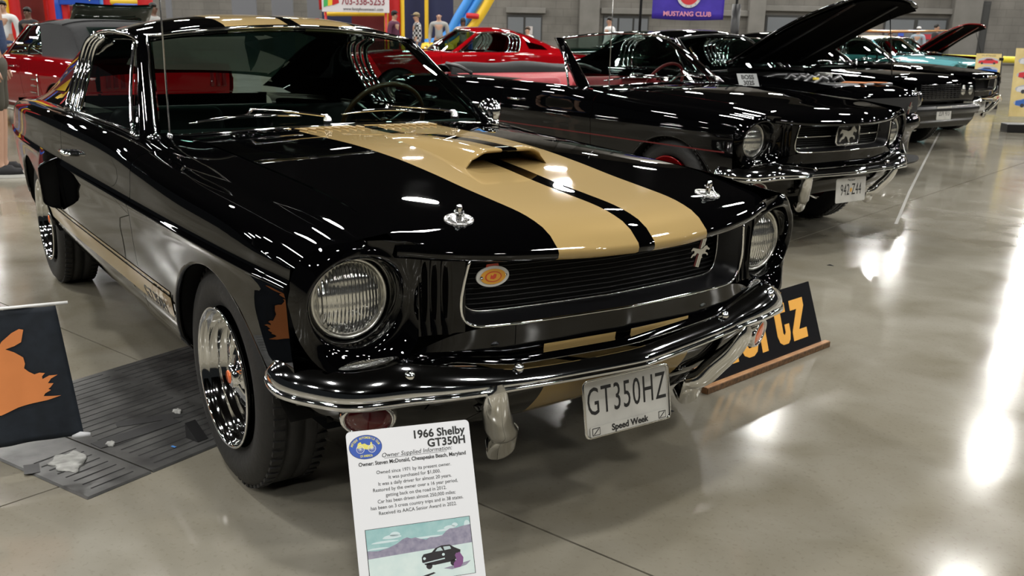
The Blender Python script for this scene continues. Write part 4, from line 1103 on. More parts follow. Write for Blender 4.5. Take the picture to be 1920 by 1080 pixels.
def engine_bay(root):
    rows = [[(x, y, z) for y in (-.60, 0, .60)] for x, z in ((.50, .80), (.48, .62), (-.60, .62), (-.66, .95))]
    grid('engine_bay_floor', rows, matte_black, root, False)
    al = mat('cast_aluminium', (.30, .30, .31), .35, .8)
    box('engine_cover', (-.05, 0, .76), (.55, .40, .14), satin_black, root, .03)
    for s in (-1, 1):
        for k in range(4): tube('intake_runner', [(.15-.13*k, s*.04, .86), (.15-.13*k, s*.14, .89), (.15-.13*k, s*.24, .82)], .022, al, root, 10)
    tube('strut_brace', [(-.35, -.56, .84), (-.36, -.2, .89), (-.36, .2, .89), (-.35, .56, .84)], .018, al, root, 10)
    box('fluid_tank', (-.30, .48, .84), (.16, .12, .14), mat('pale_plastic', (.5, .5, .47), .5), root, .02)
    lathe('filler_cap', [(.03, 0), (.03, .02), (0, .022)], mat('yellow_cap', (.8, .6, .05), .4), root, 16, 'z', (.20, -.28, .87))
    box('radiator_cover', (.46, 0, .835), (.20, .90, .03), mat('brushed_panel', (.22, .22, .23), .3, .9), root, .01)
def raised_bonnet(root, paint, hinge, tip, w0, w1, under, rod=True, kinked=True):
    h, t = Vector(hinge), Vector(tip); d = (t-h); n_ = Vector((-d.z, 0, d.x)).normalized()
    rows = []
    for i in range(14):
        u = i/13; c = h+d*u; w = w0+(w1-w0)*u; row = []
        for j in range(17):
            q = -1+2*j/16; row.append(tuple(c+Vector((0, q*w, 0))+n_*(.05*(1-abs(q)**3)+.03*math.sin(math.pi*u)-.05*u**6)+d*(-.05*abs(q)**4*u)))
        rows.append(row)
    b = grid('raised_bonnet', rows, paint, root, True, solid=.02)
    grid('bonnet_lining', [[(p[0]-n_.x*.028, p[1]*.94, p[2]-n_.z*.028) for p in rw] for rw in rows], mat('lining_black', (.003, .003, .003), .9, spec=.05), b, True)
    for s in (-1, 1):
        box('bonnet_brace', tuple(h+d*.5+Vector((0, s*w1*.55, 0))-n_*.012), (d.length*.85, .05, .02), under, b, .005, Euler((0, -math.atan2(d.z, d.x), 0)))
    if rod: tube('prop_rod', [h+d*.80+Vector((0, w1*.8, 0)), (hinge[0]+1.05, w0*.92, .90)], .006, satin_black, root, 6)
    return b
def open_cabin(root, sm):
    cabin(root, sm, sm, True)
    grid('rear_shelf', [[(x, y, z) for y in [-.66+1.32*k/8 for k in range(9)]] for x, z in ((-2.50, .78), (-2.62, .90), (-2.74, .915))], sm, root, True)
    for s in (-1, 1): grid('inner_quarter', [[(x, s*y, z) for y, z in ((.70, .55), (.71, .80), (.735, .905))] for x in (-1.75, -2.2, -2.75)], sm, root, True)
    rows = []
    for i in range(9):
        a = math.pi*i/8; rows.append([(-2.93-.17*math.cos(a), y, .915+.085*math.sin(a)*(1+.1*math.sin(9*y))-.02*(abs(y)/.7)**4) for y in [-.70+1.4*k/18 for k in range(19)]])
    grid('folded_hood', rows, black_vinyl, root, True)
    for s in (-1, 1): tube('hood_frame', [(-2.45, s*.70, .93), (-2.65, s*.69, .975), (-2.9, s*.66, .99)], .016, satin_black, root, 8)
def soft_top(root, m, gm):
    st = [(-1.40, .575, 1.245, .02), (-1.75, .60, 1.275, .02), (-2.10, .60, 1.285, .02), (-2.45, .585, 1.27, .015), (-2.62, .575, 1.24, .01), (-2.80, .60, 1.10, .01), (-3.0, .64, .93, 0)]
    rows = []
    tab = lambda k, x: itp([(q[0], q[k]) for q in st], x)
    for i in range(22):
        x = -1.40-1.6*i/21; w, z, c = tab(1, x), tab(2, x), tab(3, x)
        rows.append([(x, q*w, z-.04*abs(q)**4+c*(1-q*q)+.006*math.cos(8*(x+2.1))*abs(q)) for q in [-1+2*k/20 for k in range(21)]])
    grid('soft_top', rows, m, root, True, solid=.006)
    for s in (-1, 1):
        front = catmull([np.array(p) for p in ((-1.86, .605, 1.235), (-1.98, .64, 1.12), (-2.10, .70, 1.0), (-2.20, .745, .905))], 9)
        rows = []
        for k in range(9):
            t = k/8; f = front[k]; row = []
            for j in range(12):
                u = j/11; x = f[0]+(-3.0-f[0])*u; w, z = tab(1, x), tab(2, x)-.04
                yb, zb = itp(HW, x)-.118, itp(ZT, x)
                y = w+(yb-w)*t; zz = z+(zb-z)*t
                row.append((x, s*y, zz))
            rows.append(row)
        grid('soft_top_side', rows, m, root, True, flip=(s > 0))
    tube('roof_bow_seam', [(-2.45, q*.585, 1.277-.04*abs(q)**4+.015*(1-q*q)) for q in [-1+k/8 for k in range(17)]], .008, m, root, 6)
    grid('rear_screen', [[(x-.012, q*.42, z+.018) for q in (-1, -.5, 0, .5, 1)] for x, z in ((-2.66, 1.205), (-2.82, 1.08), (-2.95, .97))], gm, root, True)

def build_car(name, label, pose, paint, roof, nose='pony', chrome_grille=True, plate=None, seats=black_vinyl, wheelstyle='plain', roof_m=None, small=None, group=None):
    root = empty(name, (pose[0], pose[1], 0), pose[2], label, 'car')
    if nose == 'pony':
        front_end(root, paint, False)
        if chrome_grille: grille_corral(root)
        cowl(root, paint)
    else:
        for s in (-1, 1): side_panel('front_fender', -.713, .557, s, fender_inner, paint, root, 12)
        if nose == 'quad': quad_front(root, paint)
        cowl(root, paint)
    if nose in ('quad',):
        rows = []
        for i in range(14):
            x = -.60+1.30*i/13; rows.append([(x, y, .905-.02*(y/.62)**2-.10*max(0, (x-.45)/.25)**2*.9-(x+.6)*.03) for y in [-.61+1.22*j/12 for j in range(13)]])
        grid('bonnet', rows, paint, root, True, flip=True)
        for s in (-1, 1):
            grid('wing_nose', [[(x, s*y, z-.01) for y, z in ((.60, .86), (.70, .85), (.80, .80), (.835, .70), (.835, .56))] for x in (.54, .62, .68)], paint, root, True, flip=(s < 0))
    body_common(root, paint); deck(root, paint)
    fm = paint
    windscreen(root, car_glass, chrome, fm)
    if roof == 'fast':
        fastback_roof(root, roof_m or paint, car_glass, roof_m or paint)
        for s in (-1, 1): side_glass(root, s, car_glass)
        cabin(root, seats, seats)
    elif roof == 'soft':
        soft_top(root, noise_mix('soft_top_cloth', (.009, .0095, .011), (.014, .0145, .016), 60, .85), car_glass)
        for s in (-1, 1): side_glass(root, s, clear_glass)
        cabin(root, seats, seats)
    else:
        open_cabin(root, seats)
        for s in (-1, 1): tube('vent_post', [(-1.12, s*.735, .90), (-1.22, s*.69, 1.05), (-1.30, s*.655, 1.17)], .009, chrome, root, 8)
    steering(root, -1.28, .36, .88, seats)
    wiper(root, -.135, .945, (-.58, 0)); wiper(root, .40, .945, (-.05, 0))
    if plate: licence_plate(root, .30, .15, (.815, 0, plate[1]), plate[0], small, False, None, -4)
    for x, s in ((0, -1), (0, 1), (WB, -1), (WB, 1)): wheel(root, x, s, .80, wheelstyle)
    return root

conv = build_car('convertible_car', 'black 1960s convertible with its top down and red seats, beside the striped fastback', (-2.054, 3.576, .0225), black_paint, 'open', plate=('942 Z44', .36), seats=red_vinyl, wheelstyle='red', small='Maryland')
for s in (-1, 1):
    rows = [[(x, s*(itp(HW, x)+.0035-itp([(.50, .014), (.60, .005)], z)), z) for z in (.598, .606)] for x in [-2.25+2.75*k/30 for k in range(31)] if archz(x) < .59]
    grid('red_pinstripe', rows, mat('pinstripe_red', (.09, .003, .003), .4), conv, True)
pc = [c for c in conv.children if c.name.startswith('licence_plate')][0]
poly('plate_crest', [(.012*math.cos(a), .015*math.sin(a)) for a in [2*math.pi*k/6 for k in range(6)]], .001, mat('crest_gold', (.6, .33, .06), .5), pc, frame((0.003, 0, 0), (0, 1, 0), (0, 0, 1)))
ae = empty('wing_aerial', (-.72, -.70, .87), 0, parent=conv); tube('aerial_mast', [(0, 0, 0), (0, 0, .45), (0, 0, .9)], [.004, .003, .002], dull_chrome, ae, 6)

# modern black coupe with the bonnet up
c3 = empty('modern_coupe', (-4.0, 6.6, 0), .02, 'black modern coupe with its long bonnet raised and a pony badge on the nose', 'car')
for s in (-1, 1): side_panel('front_fender', -.713, .557, s, fender_inner, black_paint, c3, 12)
modern_front(c3, black_paint); body_common(c3, black_paint); deck(c3, black_paint); engine_bay(c3)
windscreen(c3, car_glass, satin_black, black_paint); cowl(c3, black_paint); fastback_roof(c3, black_paint, car_glass, black_paint)
for s in (-1, 1): side_glass(c3, s, car_glass)
cabin(c3, mat('grey_cloth', (.10, .10, .11), .8), black_vinyl)
raised_bonnet(c3, black_paint, (-.62, 0, .98), (.66, 0, 1.62), .66, .60, satin_black)
for x, s in ((0, -1), (0, 1), (WB, -1), (WB, 1)): wheel(c3, x, s, .80, 'plain')
org = MATS['orange_print']
for (x, y, z, a, l) in ((.44, .02, .853, .5, 'orange folded leaflet lying on the open engine bay, the larger one'), (.50, .26, .853, .2, 'orange leaflet lying nearer the badge on the open engine bay')):
    o = empty('leaflet', (-4.0+x, 6.6+y, z), a, l, 'leaflet', 'orange leaflets on the engine bay')
    poly('paper_sheet', [(-.11, -.14), (.11, -.14), (.11, .14), (-.11, .14)] if a > .3 else [(-.07, -.10), (.07, -.10), (.07, .10), (-.07, .10)], .003, org, o)
sg = empty('windscreen_sign', (-4.02, 5.655, .79), 0, 'grey card with bold black letters leaning by the open bonnet', 'sign')
mt = frame((0, 0, 0), (.25, .97, 0), (-.5, .15, .85))
poly('card', [(-.11, 0), (.11, 0), (.11, .15), (-.11, .15)], .004, mat('grey_card', (.30, .31, .31), .5), sg, mt)
text('sign_lettering', 'BOSS', .062, black_ink, sg, mt @ Matrix.Translation((0, .110, .0045)), .0005, .002); text('sign_lettering', '302S', .062, black_ink, sg, mt @ Matrix.Translation((0, .050, .0045)), .0005, .002)

build_car('saloon_car', 'black boxy car with four round headlights and a white plate, fourth in the row', (-5.0, 9.15, .02), black_paint, 'fast', 'quad', False, ('2DV 473', .44))
build_car('hardtop_car', 'black hardtop with one round headlight by a white plate, fifth in the row', (-5.85, 11.3, .02), black_paint, 'fast', 'pony', False, ('3CN 284', .42))
tq = build_car('turquoise_car', 'turquoise coupe with a cream white roof, sixth in the row', (-9.6, 17.6, .02), teal_paint, 'fast', 'pony', False, None, roof_m=white_paint)
rc = build_car('red_coupe', 'dark red coupe with its bonnet raised high, last in the row', (-11.4, 20.6, .02), red_paint, 'fast', 'pony', False)
for ch in list(rc.children):
    if ch.name.startswith('hood'):
        bpy.data.objects.remove(ch)
raised_bonnet(rc, red_paint, (-.62, 0, .95), (.45, 0, 1.60), .60, .58, red_paint)
grid('engine_bay_floor', [[(x, y, .70) for y in (-.60, .60)] for x in (-.6, .65)], matte_black, rc, False)
# surfboard on the turquoise car
sb = bmesh.new(); bmesh.ops.create_uvsphere(sb, u_segments=24, v_segments=12, radius=1)
for v in sb.verts:
    f = v.co.x; v.co = Vector((v.co.x*1.55, v.co.y*.27*(1-.15*f), v.co.z*.035+.05*f*f))
so = bm_obj('surfboard', sb, noise_mix('varnished_board', (.45, .20, .05), (.58, .30, .09), 6, .3, coat=1), None, True)
so.location = (-11.5, 17.9, 1.40); so.rotation_euler = (0, 0, 1.0)
tag(so, 'long brown wooden surfboard lying across a car roof at the back of the row', 'surfboard')
build_car('red_fastback', 'bright red fastback seen side on behind the black cars', (-12.957, 6.403, 4.503), mat('bright_red_paint', (.30, .003, .006), .5, 0, 1, 0), 'fast', 'pony', False)
build_car('green_coupe', 'dark coupe with a pale roof edge just right of the red fastback', (-16.0, 12.6, 4.2), mat('dark_green_paint', (.006, .014, .010), .5, 0, 1, 0), 'fast', 'pony', False)
rd = build_car('soft_top_car', 'red convertible with its black soft top up at the left edge', (-11.886, .741, 3.328), red_paint, 'soft', 'pony', False)
for s in (-1, 1):
    for k in range(3): box('quarter_ornament', (-2.20+.03*k, s*.862, .66-.07*k), (.16, .012, .012), chrome, rd, .003)
    tube('ornament_blade', [(-2.32, s*.868, .72), (-2.30, s*.868, .48)], .006, chrome, rd, 6)
    grid('sill_trim', [[(x, s*y, z) for y, z in ((.845, .33), (.85, .29), (.82, .26))] for x in (-.40, -2.30)], chrome, rd, True)
# green car behind with its boot raised
gp = CP+VD*14.5+VR*(14.5*(150-960)/FPX)
gc = build_car('green_fastback', 'dark green car with its lid raised behind the red convertible', (-17.7, 1.95, 3.2), MATS['dark_green_paint'], 'fast', 'pony', False)
raised_bonnet(gc, MATS['dark_green_paint'], (-3.1, 0, 1.0), (-4.1, 0, 1.50), .60, .58, MATS['dark_green_paint'], False)

# ---------------------------------------------------------------- people
SKIN = [(.42, .24, .16), (.13, .065, .04), (.50, .30, .21)]
def skin_mesh(name, verts, edges, radii, m, parent, sub=2):
    me = bpy.data.meshes.new(name); me.from_pydata([tuple(v) for v in verts], edges, [])
    o = link(name, me, m, parent); me.skin_vertices or None
    md = o.modifiers.new('skin', 'SKIN'); md.use_smooth_shade = True
    for i, r in enumerate(radii):
        sv = me.skin_vertices[0].data[i]; sv.radius = r if isinstance(r, tuple) else (r, r); sv.use_root = (i == 0)
    s2 = o.modifiers.new('smooth', 'SUBSURF'); s2.levels = sub; s2.render_levels = sub
    return o
def person(loc, face, label, shirt, pants, hair, skin=0, height=1.74, shorts=False, cap=None, longhair=False, arms='down', shoes=None, group=None):
    """faces local +x; loc on the floor"""
    k = height/1.74; r = empty('person', (loc[0], loc[1], 0), face, label, 'person', group); r.scale = (k, k, k)
    sk = mat('skin_%s' % ('light', 'dark', 'fair')[skin], SKIN[skin], .5)
    L_ = {'down': [(.0, .23, 1.40), (-.03, .27, 1.13), (.05, .28, .90), (.07, .275, .83)], 'bent': [(.0, .23, 1.40), (-.03, .28, 1.13), (.20, .20, 1.05), (.27, .16, 1.06)],
          'up': [(.0, .23, 1.40), (.10, .30, 1.18), (.30, .22, 1.32), (.36, .18, 1.38)]}[arms]
    V = [(0, 0, .95), (0, 0, 1.12), (.0, 0, 1.30), (-.01, 0, 1.42), (.0, 0, 1.50), (.02, 0, 1.60), (.03, 0, 1.68)]; E = [(0, 1), (1, 2), (2, 3), (3, 4), (4, 5), (5, 6)]; Rr = [(.15, .11), (.13, .10), (.16, .11), (.12, .085), .052, (.075, .090), (.068, .075)]
    for s in (1, -1):
        b = len(V); V += [(x, s*y, z) for x, y, z in L_]; E += [(3, b), (b, b+1), (b+1, b+2), (b+2, b+3)]; Rr += [.058, .045, .032, .026]
        b = len(V); V += [(0, s*.10, .88), (.01, s*.11, .48), (-.02, s*.11, .10), (.02, s*.115, .045), (.13, s*.125, .03)]; E += [(0, b), (b, b+1), (b+1, b+2), (b+2, b+3), (b+3, b+4)]; Rr += [.085, .058, .038, .036, .028]
    skin_mesh('body', V, E, Rr, sk, r)
    # shirt
    V = [(0, 0, .93), (0, 0, 1.12), (0, 0, 1.30), (-.01, 0, 1.43)]; E = [(0, 1), (1, 2), (2, 3)]; Rr = [(.175, .135), (.155, .125), (.178, .13), (.13, .10)]
    for s in (1, -1):
        b = len(V); a, c_ = L_[0], L_[1]; long_ = arms != 'down' or shorts is False
        V += [(a[0], s*a[1], a[2]), (c_[0], s*c_[1], c_[2])]; E += [(3, b), (b, b+1)]; Rr += [.078, .062]
        if long_: V.append((L_[2][0], s*L_[2][1], L_[2][2])); E.append((b+1, b+2)); Rr.append(.045)
    skin_mesh('shirt', V, E, Rr, shirt, r)
    V = [(0, 0, .98), (0, 0, .90)]; E = [(0, 1)]; Rr = [(.165, .13), (.17, .135)]
    for s in (1, -1):
        b = len(V); V += [(0, s*.10, .82), (.01, s*.11, .50)]+([] if shorts else [(-.02, s*.11, .10)]); E += [(1, b), (b, b+1)]+([] if shorts else [(b+1, b+2)]); Rr += [.105, .085]+([] if shorts else [.065])
    skin_mesh('trousers' if not shorts else 'shorts', V, E, Rr, pants, r)
    # fingers
    for s in (1, -1):
        h = Vector((L_[3][0], s*L_[3][1], L_[3][2])); p = Vector((L_[2][0], s*L_[2][1], L_[2][2])); d = (h-p).normalized(); side = d.cross(Vector((0, 1, 0))).normalized()
        for q in range(4):
            b = h+side*(-.03+.02*q); l = (.065, .075, .07, .055)[q]
            tube('finger', [b, b+d*l*.6, b+d*l+Vector((0, -s*.012, 0))], [.0095, .0085, .006], sk, r, 6)
        tube('thumb', [h-side*.03, h-side*.05+d*.02, h-side*.055+d*.045], [.011, .0095, .007], sk, r, 6)
    # face
    for s in (1, -1):
        lathe('eye', [(.011, 0), (.008, .006), (0, .008)], black_ink, r, 10, 'x', (.098, s*.030, 1.645))
        lathe('ear', [(.028, 0), (.024, .008), (.01, .012), (0, .010)], sk, r, 10, 'y', (.02, s*.074, 1.63))
    tube('nose', [(.092, 0, 1.65), (.118, 0, 1.615), (.096, 0, 1.607)], [.008, .013, .008], sk, r, 8)
    tube('mouth', [(.098, -.024, 1.582), (.106, 0, 1.580), (.098, .024, 1.582)], .006, mat('lip', (.30, .09, .07), .5), r, 6)
    # shoes
    sm = shoes or satin_black
    for s in (1, -1):
        bm = bmesh.new(); bmesh.ops.create_uvsphere(bm, u_segments=16, v_segments=10, radius=1)
        for v in bm.verts: v.co = Vector((.06+v.co.x*.145, s*.12+v.co.y*.052, max(.018, .045+v.co.z*(.055 if v.co.x < .2 else .035))))
        sh = bm_obj('shoe', bm, sm, r, True)
        bm = bmesh.new(); bmesh.ops.create_cone(bm, cap_ends=True, segments=20, radius1=1, radius2=1, depth=1)
        for v in bm.verts: v.co = Vector((.06+v.co.x*.150, s*.12+v.co.y*.055, .013+v.co.z*.024))
        bm_obj('shoe_sole', bm, mat('sole_white', (.6, .6, .57), .6), sh)
    # hair or cap
    if hair is not None:
        bm = bmesh.new(); bmesh.ops.create_uvsphere(bm, u_segments=20, v_segments=14, radius=1)
        for v in bm.verts:
            c = v.co.copy(); low = (.45 if c.x > .3 else -.35) if not longhair else (.45 if c.x > .25 else -3)
            z = max(c.z, low) if not longhair else (c.z if c.z > 0 or c.x > .25 else c.z*2.6)
            v.co = Vector((.012+c.x*.100, c.y*.088, 1.665+z*.098))
        bm_obj('hair', bm, hair, r, True)
    if cap is not None:
        bm = bmesh.new(); bmesh.ops.create_uvsphere(bm, u_segments=20, v_segments=10, radius=1)
        for v in bm.verts:
            c = v.co.copy(); v.co = Vector((.015+c.x*.108, c.y*.096, 1.70+max(0, c.z)*.085))
        cp = bm_obj('cap', bm, cap, r, True)
        poly('cap_peak', [(.07, -.06), (.17, -.045), (.185, 0), (.17, .045), (.07, .06)], .008, cap, cp, Matrix.Translation((0, 0, 1.70)))
    return r
hb = mat('black_hair', (.008, .006, .005), .6); hbr = mat('brown_hair', (.06, .035, .02), .6); hfair = mat('fair_hair', (.16, .11, .06), .6)
wt = mat('white_cotton', (.62, .62, .62), .8); jeans = noise_mix('blue_denim', (.02, .04, .10), (.035, .06, .14), 60, .8)
greyc = mat('light_grey_cotton', (.34, .34, .33), .85); darkc = mat('black_cotton', (.012, .012, .014), .8)
def check_mat():
    m = mat('checked_flannel', (.5, .5, .5), .8); N, L, b = nodes(m); tc = N.new('ShaderNodeTexCoord'); ck = N.new('ShaderNodeTexChecker')
    ck.inputs['Scale'].default_value = 14; ck.inputs['Color1'].default_value = (.5, .5, .5, 1); ck.inputs['Color2'].default_value = (.01, .01, .012, 1)
    L.new(tc.outputs['Object'], ck.inputs['Vector']); L.new(ck.outputs[0], b.inputs['Base Color']); return m
CAMF = YAW+math.pi     # facing the camera
def pl(px, d): v = place(px, d); return (v.x, v.y)
person(pl(12, 20.6), CAMF, 'man with short black hair in a white shirt behind the black soft top', wt, jeans, hb, 0, 1.64)
person(pl(58, 20.4), CAMF-.3, 'woman with dark hair tied back beside the man in white, far left', darkc, darkc, hb, 1, 1.52)
person(pl(292, 21), CAMF+1.4, 'person with black curly hair in a pale top by the raised dark lid', greyc, darkc, hb, 1, 1.66)
person(pl(-27, 8.4), CAMF+1.9, 'person in dark shorts and black trainers cut off by the left edge', jeans, mat('olive_cotton', (.06, .055, .04), .8), hbr, 2, 1.80, True, shoes=darkc)
person(pl(743, 30), CAMF+1.2, 'person in a black cap and dark red top in front of the red inflatable post', mat('maroon_cotton', (.09, .02, .05), .8), darkc, hb, 0, 1.72, cap=darkc)
person(pl(786, 30), CAMF-1.3, 'person in a tan cap and black and white checked shirt by the blue slide', check_mat(), jeans, hfair, 0, 1.68, cap=mat('tan_cap', (.28, .22, .12), .8))
person(pl(827, 31), CAMF, 'bald older man in a light grey jacket in front of the blue slide', greyc, darkc, None, 2, 1.74)
person(pl(872, 30), CAMF+.2, 'woman with long black hair in a pale top right of the blue slide', mat('pale_pink_cotton', (.42, .34, .30), .8), darkc, hb, 1, 1.58, longhair=True, arms='up')
person(pl(994, 27), CAMF-.9, 'person with light brown hair and white collar by the grey door', wt, darkc, hbr, 2, 1.36)
person(pl(1147, 30), CAMF-1.2, 'person with dark hair in white seen over the open black car', wt, darkc, hb, 0, 1.68)
person(pl(1725, 40), CAMF-.6, 'person in a white cap beside the red notice on the far doors', mat('pale_blue_cotton', (.3, .36, .42), .8), darkc, hbr, 0, 1.66, cap=wt)
person(pl(1757, 36), CAMF+1.0, 'man with black hair in a black jacket by the far grey doors', darkc, darkc, hb, 0, 1.74)
person(pl(1672, 36), CAMF+.4, 'person with brown hair seen just over the cream roof', darkc, darkc, hbr, 0, 1.45)

# ---------------------------------------------------------------- back of the hall
def at(px, py, dist):
    """point at a given depth (metres along the viewing azimuth) on the ray through a photo pixel"""
    k = (px-960)/FPX; l = (py-640)/FPX
    fw = Vector((math.cos(PITCH)*math.cos(YAW), math.cos(PITCH)*math.sin(YAW), math.sin(PITCH))); r = fw.cross(Vector((0, 0, 1))).normalized(); u = r.cross(fw)
    d = fw+k*(math.cos(ROLL)*r+math.sin(ROLL)*u)-l*(-math.sin(ROLL)*r+math.cos(ROLL)*u)
    return Vector(CAM_POS)+d*(dist/d.dot(VD))
HZ = math.atan2(VR.y, VR.x)
def upright(name, px0, px1, z0, z1, dist, th, m, parent=None, bevel=.02, label=None):
    a, b = at(px0, 60, dist), at(px1, 60, dist); w = (b-a).length; c = (a+b)/2
    o = box(name, (0, 0, 0), (w, th, z1-z0), m, parent, bevel, label=label); o.location = (c.x, c.y, (z0+z1)/2); o.rotation_euler = (0, 0, HZ); return o
pale_block = noise_mix('pale_concrete', (.15, .145, .13), (.20, .19, .175), 1.2, .85, .2)
door_grey = mat('door_grey', (.13, .14, .15), .55); frame_grey = mat('frame_grey', (.21, .21, .21), .5); dark_recess = mat('recess_dark', (.05, .05, .048), .8)
n_ = 0
for px0, px1 in ((1085, 1122), (1400, 1430), (1780, 1832)):
    n_ += 1; o = upright('trim_%d' % n_, px0, px1, 0, 11, WALLD-.35, .5, pale_block); o['kind'] = 'structure'
for px0, px1, z in ((948, 1022, 2.15), (1125, 1400, 2.2), (1430, 1780, 2.5), (1832, 1990, 4.2)):
    n_ += 1; o = upright('trim_%d' % n_, px0, px1, z, z+.28, WALLD-.25, .35, pale_block); o['kind'] = 'structure'
n_ = 0
for px0, px1, h, leaves in ((950, 1016, 2.05, 2), (1130, 1215, 2.1, 3), (1425+8, 1560, 2.3, 2), (1655, 1775, 2.3, 2), (1815, 1850, 3.2, 1)):
    n_ += 1; o = upright('door_%d' % n_, px0, px1, 0, h, WALLD-.18, .08, dark_recess); o['kind'] = 'structure'
    w = (px1-px0)
    for k in range(leaves):
        a = px0+w*(k+.06)/leaves; b = px0+w*(k+.94)/leaves
        lf = upright('door_leaf', a, b, .02, h-.12, WALLD-.26, .06, door_grey if leaves > 1 else dark_recess)
        lf.parent = o; lf.matrix_parent_inverse = Matrix.Translation(o.location).inverted() if False else (Matrix.Translation(o.location) @ Euler((0, 0, HZ)).to_matrix().to_4x4()).inverted()
# block courses: recessed joints modelled as slim grooves on the wall
def poster(name, px, py, w, h, dist, m, label, cat, extra=None):
    p = at(px, py, dist); o = box(name, (0, 0, 0), (w, .02, h), m, None, .002); o.location = p; o.rotation_euler = (0, 0, HZ); tag(o, label, cat); return o
poster('notice', 993, 57, .32, .42, WALLD-.33, mat('notice_white', (.5, .46, .45), .6), 'small white notice on the left grey door of the far wall', 'notice')
poster('notice', 1689, 66, .30, .36, WALLD-.33, mat('notice_blue', (.04, .10, .50), .6), 'small blue notice on the far right grey doors', 'notice')
poster('notice', 1737, 69, .50, .26, WALLD-.33, mat('notice_red', (.45, .03, .05), .6), 'red notice on the far right grey doors', 'notice')

# club banner between two poles
def banner():
    D = 26; a, b = at(1221, 50, D), at(1355, 44, D)
    w = (b-a).length; zb = 1.62; c = (a+b)/2
    root = empty('club_banner', (c.x, c.y, 0), HZ, 'blue banner with a round red and white emblem hanging above the black cars', 'banner')
    violet = noise_mix('banner_blue', (.035, .015, .30), (.06, .03, .42), 3, .5)
    rows = [[((-.5+u/20)*w, .02*math.sin(u*.9)*(v/8), zb+v/8*1.25-.03*math.sin(math.pi*u/20)*(1-v/8)) for u in range(21)] for v in range(9)]
    grid('cloth', rows, violet, root, True, solid=.004)
    mt = frame((0, -.035, 0), (1, 0, 0), (0, 0, 1))
    pink = mat('banner_pink', (.75, .30, .42), .6); wh = mat('banner_white', (.62, .62, .60), .6); rd_ = mat('banner_red', (.6, .03, .04), .6)
    text('banner_lettering', 'MUSTANG CLUB', .155, pink, root, mt @ Matrix.Translation((-.02, zb+.12, 0)), .001, .004, xs=1.05)
    cz = zb+.58
    ell = lambda r_: [(r_*math.cos(2*math.pi*k/36), cz+r_*math.sin(2*math.pi*k/36)) for k in range(36)]
    poly('emblem_ring', ell(.31), .004, wh, root, mt); poly('emblem_field', ell(.24), .003, violet, root, mt @ Matrix.Translation((0, 0, .004)))
    poly('emblem_red', [(.24*math.cos(a), cz+.24*math.sin(a)) for a in [math.pi+.05+(math.pi-.1)*k/18 for k in range(19)]], .003, rd_, root, mt @ Matrix.Translation((0, 0, .007)))
    poly('emblem_dome', [(-.17, cz-.03), (-.05, cz-.03), (-.02, cz+.05), (.03, cz+.12), (.06, cz+.14), (.09, cz+.12), (.10, cz+.03), (.17, cz-.03), (.06, cz-.07), (-.06, cz-.07)], .003, wh, root, mt @ Matrix.Translation((0, 0, .010)))
    for k in range(14):
        a = 2*math.pi*k/14; text('emblem_letter', 'NATIONALCAPITL'[k], .05, violet, root, mt @ Matrix.Translation((.275*math.cos(math.pi-a), cz+.275*math.sin(math.pi-a), .0045)) @ Matrix.Rotation(math.pi/2-a, 4, 'Z'), .001, .001)
    for s in (-1, 1):
        for k in range(3): tube('banner_line', [(s*w*.22, -.03, cz-.02+.05*k), (s*w*.48, -.03, cz+.02+.05*k)], .006, wh, root, 5)
    for px in (1199, 1377):
        p = at(px, 60, D)-c; p.z = 0; q = Matrix.Rotation(-HZ, 4, 'Z') @ p
        tube('banner_pole', [(q.x, q.y, 0.01), (q.x, q.y, 3.6)], .035, matte_black, root, 10)
        if px > 1300: tube('pole_sleeve', [(q.x, q.y, .5), (q.x, q.y, 2.0)], .11, satin_black, root, 12)
        lathe('pole_foot', [(.3, .002), (.3, .02), (.04, .05), (0, .05)], matte_black, root, 20, 'z', (q.x, q.y, 0))
    tube('cross_bar', [(-w*.62, 0, zb+1.27), (w*.62, 0, zb+1.27)], .03, matte_black, root, 8)
banner()

# inflatables
IR = mat('inflatable_red', (.50, .012, .015), .35); IY = mat('inflatable_yellow', (.80, .52, .03), .35); IB = mat('inflatable_blue', (.015, .07, .42), .35); IL = mat('inflatable_light_blue', (.05, .28, .75), .35)
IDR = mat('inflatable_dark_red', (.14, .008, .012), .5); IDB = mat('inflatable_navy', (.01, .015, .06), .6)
def local(px, py, d, c): p = at(px, py, d)-Vector((c.x, c.y, 0)); return Matrix.Rotation(-HZ, 4, 'Z') @ p
def fat(name, root, c, p0, p1, r, m, d, n=14):
    a, b = local(*p0, d, c), local(*p1, d, c)
    return tube(name, [a.lerp(b, k/8) for k in range(9)], [r*(.80 if k in (0, 8) else 1) for k in range(9)], m, root, n)
def column(name, root, c, px, r, m, d, ztop, zb=0.02):
    a = local(px, 60, d, c); return tube(name, [(a.x, a.y, zb+(ztop-zb)*k/6) for k in range(7)], [r*.85]+[r]*5+[r*.85], m, root, 16)
